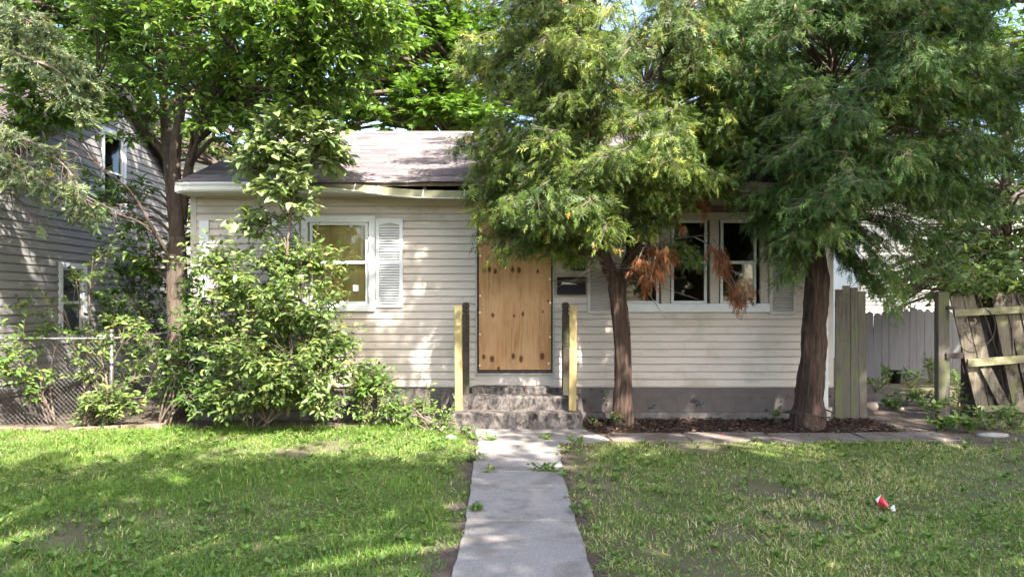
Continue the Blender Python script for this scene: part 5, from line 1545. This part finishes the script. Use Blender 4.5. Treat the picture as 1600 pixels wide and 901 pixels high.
for i, (px, py, h, w, lab) in enumerate(((1368, 613, .28, .25, 'low weed beside the plank panel in the side yard'), (1385, 600, .35, .22, 'dark weed left of the black bucket'), (1425, 612, .4, .25, 'weed right of the black bucket'), (1412, 632, .22, .3, 'bright weed in the middle of the side yard path'),
        (1445, 640, .28, .3, 'weed patch left of the fence post'), (1460, 655, .3, .25, 'weed at the foot of the fence post'), (1495, 650, .45, .25, 'weed between the fence post and gate'), (1500, 625, .5, .25, 'tall weed behind the gate edge'), (1455, 600, .6, .2, 'spindly weed against the grey fence'), (1440, 575, .9, .15, 'tall spindly stalk in front of the grey fence'), (1395, 640, .16, .2, 'sprig near the plank panel foot'), (1480, 672, .16, .25, 'spreading weed on the dirt below the post'), (1545, 672, .28, .3, 'leafy weed at the foot of the broken gate'), (1585, 672, .3, .3, 'leafy weed under the crooked gate boards'), (1515, 676, .2, .22, 'pale weed at the grass edge by the gate'))):
    plant(lab, px, py, h, w * 1.15, 9, .085, G['weed'] if i % 3 else G['bush'], 100 + i, gy, stems=9)
for i, (px, py, h, lab) in enumerate(((700, 740, .05, 'grass tuft at the left end of the path crack'), (765, 739, .035, 'small tuft in the path crack'), (845, 738, .07, 'widest weed tuft in the path crack'), (868, 739, .05, 'weed at the right end of the path crack'), (760, 690, .05, 'weed at the joint left below the steps'), (848, 688, .06, 'weed at the joint below the steps'), (745, 722, .08, 'weed leaning onto the left path edge'), (900, 700, .14, 'weed clump at the inside corner of the paths'), (735, 800, .08, 'plantain on the left path edge'), (905, 806, .10, 'grass clump on the right path edge'))):
    plant(lab, px, py, h, .12, 6, .06, G['weed'], 130 + i, 'weeds along the path', stems=5)

# black bucket
b0 = gnd(1398, 602); b0.y = 4.2; b0.x = (1398 - 800) * 13.5 / FPX
tag(MB().lathe([(0.0, .01), (.10, .01), (.125, .24), (.135, .245), (.13, .255), (.118, .24), (.09, .03), (0, .03)], (b0.x, b0.y, 0), 18).build('bucket', M['black_plastic'], None, True), 'black plastic bucket among weeds before the grey fence', 'bucket')

# litter
def crumple(name, label, pts, mat, cat):
    m = MB(); m.add(pts[0], pts[1]); o = m.build(name, mat)
    md = o.modifiers.new('thick', 'SOLIDIFY'); md.thickness = .002
    return tag(o, label, cat)
c = gnd(1380, 797)
e = empty('wrapper', (c.x, c.y, 0), 'crumpled red and white wrapper lying on the right lawn', 'litter')
m = MB().add([(c.x - .055, c.y, .09), (c.x - .02, c.y - .01, .125), (c.x + .0, c.y + .02, .10), (c.x - .04, c.y + .01, .05), (c.x + .0, c.y - .02, .055), (c.x + .045, c.y + .01, .045), (c.x - .01, c.y + .01, .015), (c.x + .04, c.y - .02, .012)],
             [(0, 3, 4, 1), (1, 4, 2), (3, 6, 4), (4, 5, 2), (4, 6, 7, 5)])
o = m.build('red_sheet', M['red'], e); md = o.modifiers.new('thick', 'SOLIDIFY'); md.thickness = .002
m = MB().add([(c.x + .042, c.y - .004, .012), (c.x + .085, c.y, .05), (c.x + .08, c.y - .03, .008), (c.x + .06, c.y - .03, .0)], [(0, 3, 2, 1)])
o = m.build('white_flap', M['paper'], e); md = o.modifiers.new('thick', 'SOLIDIFY'); md.thickness = .002
m = MB().add([(c.x - .062, c.y - .004, .088), (c.x - .022, c.y - .016, .130), (c.x - .030, c.y - .018, .116), (c.x - .046, c.y - .006, .06)], [(0, 3, 2, 1)])
o = m.build('white_edge', M['paper'], e); md = o.modifiers.new('thick', 'SOLIDIFY'); md.thickness = .002
def pebble(name, label, p, s, mat, cat, seed):
    q = random.Random(seed)
    m = MB()
    n = 8
    for i, (h, r) in enumerate(((0, .8), (.35, 1), (.75, .75), (1, .25))):
        for j in range(n):
            a = 2 * math.pi * j / n
            k = r * q.uniform(.85, 1.15)
            m.v.append((p.x + s[0] * k * math.cos(a), p.y + s[1] * k * math.sin(a), h * s[2] * q.uniform(.9, 1.1)))
        if i:
            for j in range(n):
                m.f.append(((i - 1) * n + j, (i - 1) * n + (j + 1) % n, i * n + (j + 1) % n, i * n + j))
    m.f.append(tuple(3 * n + j for j in range(n)))
    return tag(m.build(name, mat, None, True), label, cat)
pebble('bottle_cap', 'small bright red scrap on the mulch edge', gnd(1130, 680), (.026, .022, .03), M['red'], 'litter', 1)
pebble('stone', 'pale flat stone in the weeds left of the path', gnd(704, 686), (.075, .05, .05), M['stone'], 'stone', 2)
pebble('stone', 'pale blue scrap of stone at the edge of the big shrub', gnd(246, 670), (.03, .03, .05), M['stone'], 'stone', 3)
pebble('stone', 'broken concrete lump beside the plank panel', gnd(1362, 640), (.10, .08, .12), M['brick_bit'], 'stone', 4)
pebble('stone', 'flat concrete fragment on the side yard dirt', gnd(1380, 632), (.20, .10, .05), M['stone'], 'stone', 5)
pebble('stone', 'pale slab fragment in the grass by the broken gate', gnd(1550, 682), (.22, .07, .05), M['stone'], 'stone', 6)
pebble('stone', 'long concrete fragment edging the side yard path', gnd(1425, 640), (.30, .05, .05), M['brick_bit'], 'stone', 7)

# ------------------------------------------------------------------ lawn
def in_poly(x, y, poly):
    k = np.zeros(len(x), bool)
    n = len(poly)
    for i in range(n):
        (x1, y1), (x2, y2) = poly[i], poly[(i + 1) % n]
        c = ((y1 > y) != (y2 > y)) & (x < (x2 - x1) * (y - y1) / (y2 - y1 + 1e-12) + x1)
        k ^= c
    return k
def lawn_points(n, seed, ylo=-6.0, yhi=0.2):
    r = np.random.default_rng(seed)
    y = r.uniform(ylo, yhi, n * 3)
    x = r.uniform(-8.6, 8.6, n * 3)
    d = y - CY
    k = np.abs(x) < d * .80 + .6
    k &= r.random(n * 3) < np.clip(5.2 / d, 0, 1.15)
    edge = .06 * np.sin(y * 5.1) + .05 * np.sin(y * 13)
    k &= ~((x > -.385 + edge * 1.3) & (x < .49 + .05 * np.sin(y * 7.3 + 1) + .04 * np.sin(y * 17)) & (y > -9))
    k &= ~((x > .4) & (x < 5.1 + .3 * np.sin(y * 9)) & (y > -1.50 + .06 * np.sin(x * 3.1) + .04 * np.sin(x * 11)))
    k &= ~((x > 4.0) & (y > -1.35 + .15 * np.sin(x * 4)) & (x < 6.1))
    k &= ~((x > 6.0) & (y > -.15))
    k &= ~((x > -1.0) & (x < .5) & (y > -1.0))
    k &= ~((x < -1.0) & (y > -.62 + .1 * np.sin(x * 7)) )
    k &= ~((x < -5.2) & (y > -.80))
    x, y = x[k][:n], y[k][:n]
    return x, y, r
x, y, r = lawn_points(285000, 3)
left = x < 0
den = vnoise(x, y, 1, 2.2) + .6 * vnoise(x, y, 2, 6.0)
thin = np.where(left, -.85, -.38) + np.where((y > -1.9) & ~left, .05, 0)
near_path = np.exp(-((np.minimum(np.abs(x + .45), np.abs(x - .62))) / .16) ** 2)
keep = (den + r.normal(0, .35, len(x)) - near_path * .40) > thin
x, y, den, left = x[keep], y[keep], den[keep], left[keep]
n = len(x)
h = np.where(left, .045, .034) * (.35 + 1.5 * r.beta(1.6, 2.6, n)) * (1 + .55 * np.clip(vnoise(x, y, 5, 4.0) + .6 * vnoise(x, y, 15, 11.0), -1, 1))
h *= 1 + .7 * np.exp(-((y + .75) / .22) ** 2) * left
az = r.uniform(0, 6.28, n)
lean = r.uniform(.15, 1.6, n)
D = np.stack([np.cos(az) * lean, np.sin(az) * lean, np.ones(n)], 1)
Nn = np.stack([np.cos(az), np.sin(az), -lean * .4], 1) + r.normal(0, .3, (n, 3))
GT = np.array([(0, -.5, 0), (0, .5, 0), (.5, -.42, .05), (.5, .42, .05), (1, 0, .28)], float)
GF = np.array([(0, 1, 3), (0, 3, 2), (2, 3, 4)])
var = np.clip(r.beta(2, 2.6, n) * .72 + .14 * vnoise(x, y, 8, 1.6) + .10 * vnoise(x, y, 18, 6.0), 0, .74)
dry = r.random(n) < np.where(left, .08, .40) * (1 + .9 * vnoise(x, y, 9, 2.0))
var = np.where(dry, r.uniform(.78, 1, n), var)
o = scatter('grass', GT, GF, np.stack([x, y, np.zeros(n)], 1), D, Nn, np.stack([h, np.full(n, .0043) * r.uniform(.6, 1.6, n), h], 1), G['grass'], var)
tag(o, 'uneven green lawn with dry patches either side of the path', 'grass', kind='stuff')
# broad-leaved weeds in the lawn
x, y, r = lawn_points(1900, 4)
k = (vnoise(x, y, 12, 1.8) + r.normal(0, .4, len(x))) > np.where(x < 0, -.25, -.1)
x, y = x[k], y[k]
Ps, Ds, Ns, Ss = [], [], [], []
for i in range(len(x)):
    q = int(r.integers(5, 9))
    a = r.uniform(0, 6.28) + np.arange(q) * 2.4
    t = r.uniform(.4, 1.5, q)
    L = (.025 + .06 * r.beta(1.5, 2.5)) * r.uniform(.6, 1.15, q)
    Ps.append(np.stack([np.full(q, x[i]), np.full(q, y[i]), np.full(q, .018)], 1))
    Ds.append(np.stack([np.cos(a), np.sin(a), t], 1)); Ns.append(np.stack([-np.cos(a) * t, -np.sin(a) * t, np.ones(q)], 1)); Ss.append(L)
P, D, N_, S = map(np.concatenate, (Ps, Ds, Ns, Ss))
# clover-like leaflets
x, y, r = lawn_points(34000, 6)
k = (vnoise(x, y, 14, 2.4) + r.normal(0, .25, len(x))) > np.where(x < 0, .0, .35)
x, y = x[k], y[k]
n = len(x)
a = r.uniform(0, 6.28, n)
P = np.concatenate([P, np.stack([x, y, r.uniform(.025, .075, n)], 1)])
D = np.concatenate([D, np.stack([np.cos(a), np.sin(a), r.uniform(-.2, .5, n)], 1)])
N_ = np.concatenate([N_, np.stack([r.normal(0, .3, n), r.normal(0, .3, n), np.ones(n)], 1)])
S = np.concatenate([S, r.uniform(.018, .038, n)])
o = scatter('lawn_weeds', LEAF_T, LEAF_F, P, D, N_, np.stack([S, S * .9, S], 1), G['weed'], np.clip(r.beta(2, 2, len(P)), 0, 1))
tag(o, 'broad leaved weeds and clover growing through the lawn', 'weeds', kind='stuff')
# bark chips, and leaf litter on the dirt
r = np.random.default_rng(9)
n = 5200
x = r.uniform(.95, 4.85, n); y = r.uniform(-1.0, -.02, n) 
z = .012 + r.uniform(0, .03, n)
n2 = 1500
x2 = r.uniform(1.0, 7.0, n2); y2 = r.uniform(-1.55, 4.5, n2); 
k2 = (np.abs(x2) > HX + .05) | (y2 < -.9)
x2, y2 = x2[k2], y2[k2]
n3 = 2100
x3 = r.choice((-.42, .54), n3) + r.normal(0, .07, n3); y3 = r.uniform(-5.8, -.8, n3)
x3[900:] = r.uniform(-6, 6, n3 - 900); y3[900:] = r.uniform(-5.8, -1.6, n3 - 900)
k3 = (np.arange(n3) < 900) | (np.abs(x3 - .05) > .6)
x3, y3 = x3[k3], y3[k3]; n3 = len(x3)
X = np.concatenate([x, x2, x3]); Yy = np.concatenate([y, y2, y3]); Z = np.concatenate([z, np.full(len(x2), .022), np.full(n3, .012)])
n = len(X)
a = r.uniform(0, 6.28, n)
L = np.concatenate([r.uniform(.02, .075, 5200), r.uniform(.012, .045, len(x2)), r.uniform(.008, .03, n3)])
o = scatter('mulch', FAR_T, FAR_F, np.stack([X, Yy, Z], 1), np.stack([np.cos(a), np.sin(a), r.normal(0, .25, n)], 1), np.stack([r.normal(0, .35, n), r.normal(0, .35, n), np.ones(n)], 1), np.stack([L, L * .5, L], 1), M['mulch_chip'], r.beta(2, 2, n))
tag(o, 'brown bark chips and leaf litter under the cedars', 'mulch', kind='stuff')
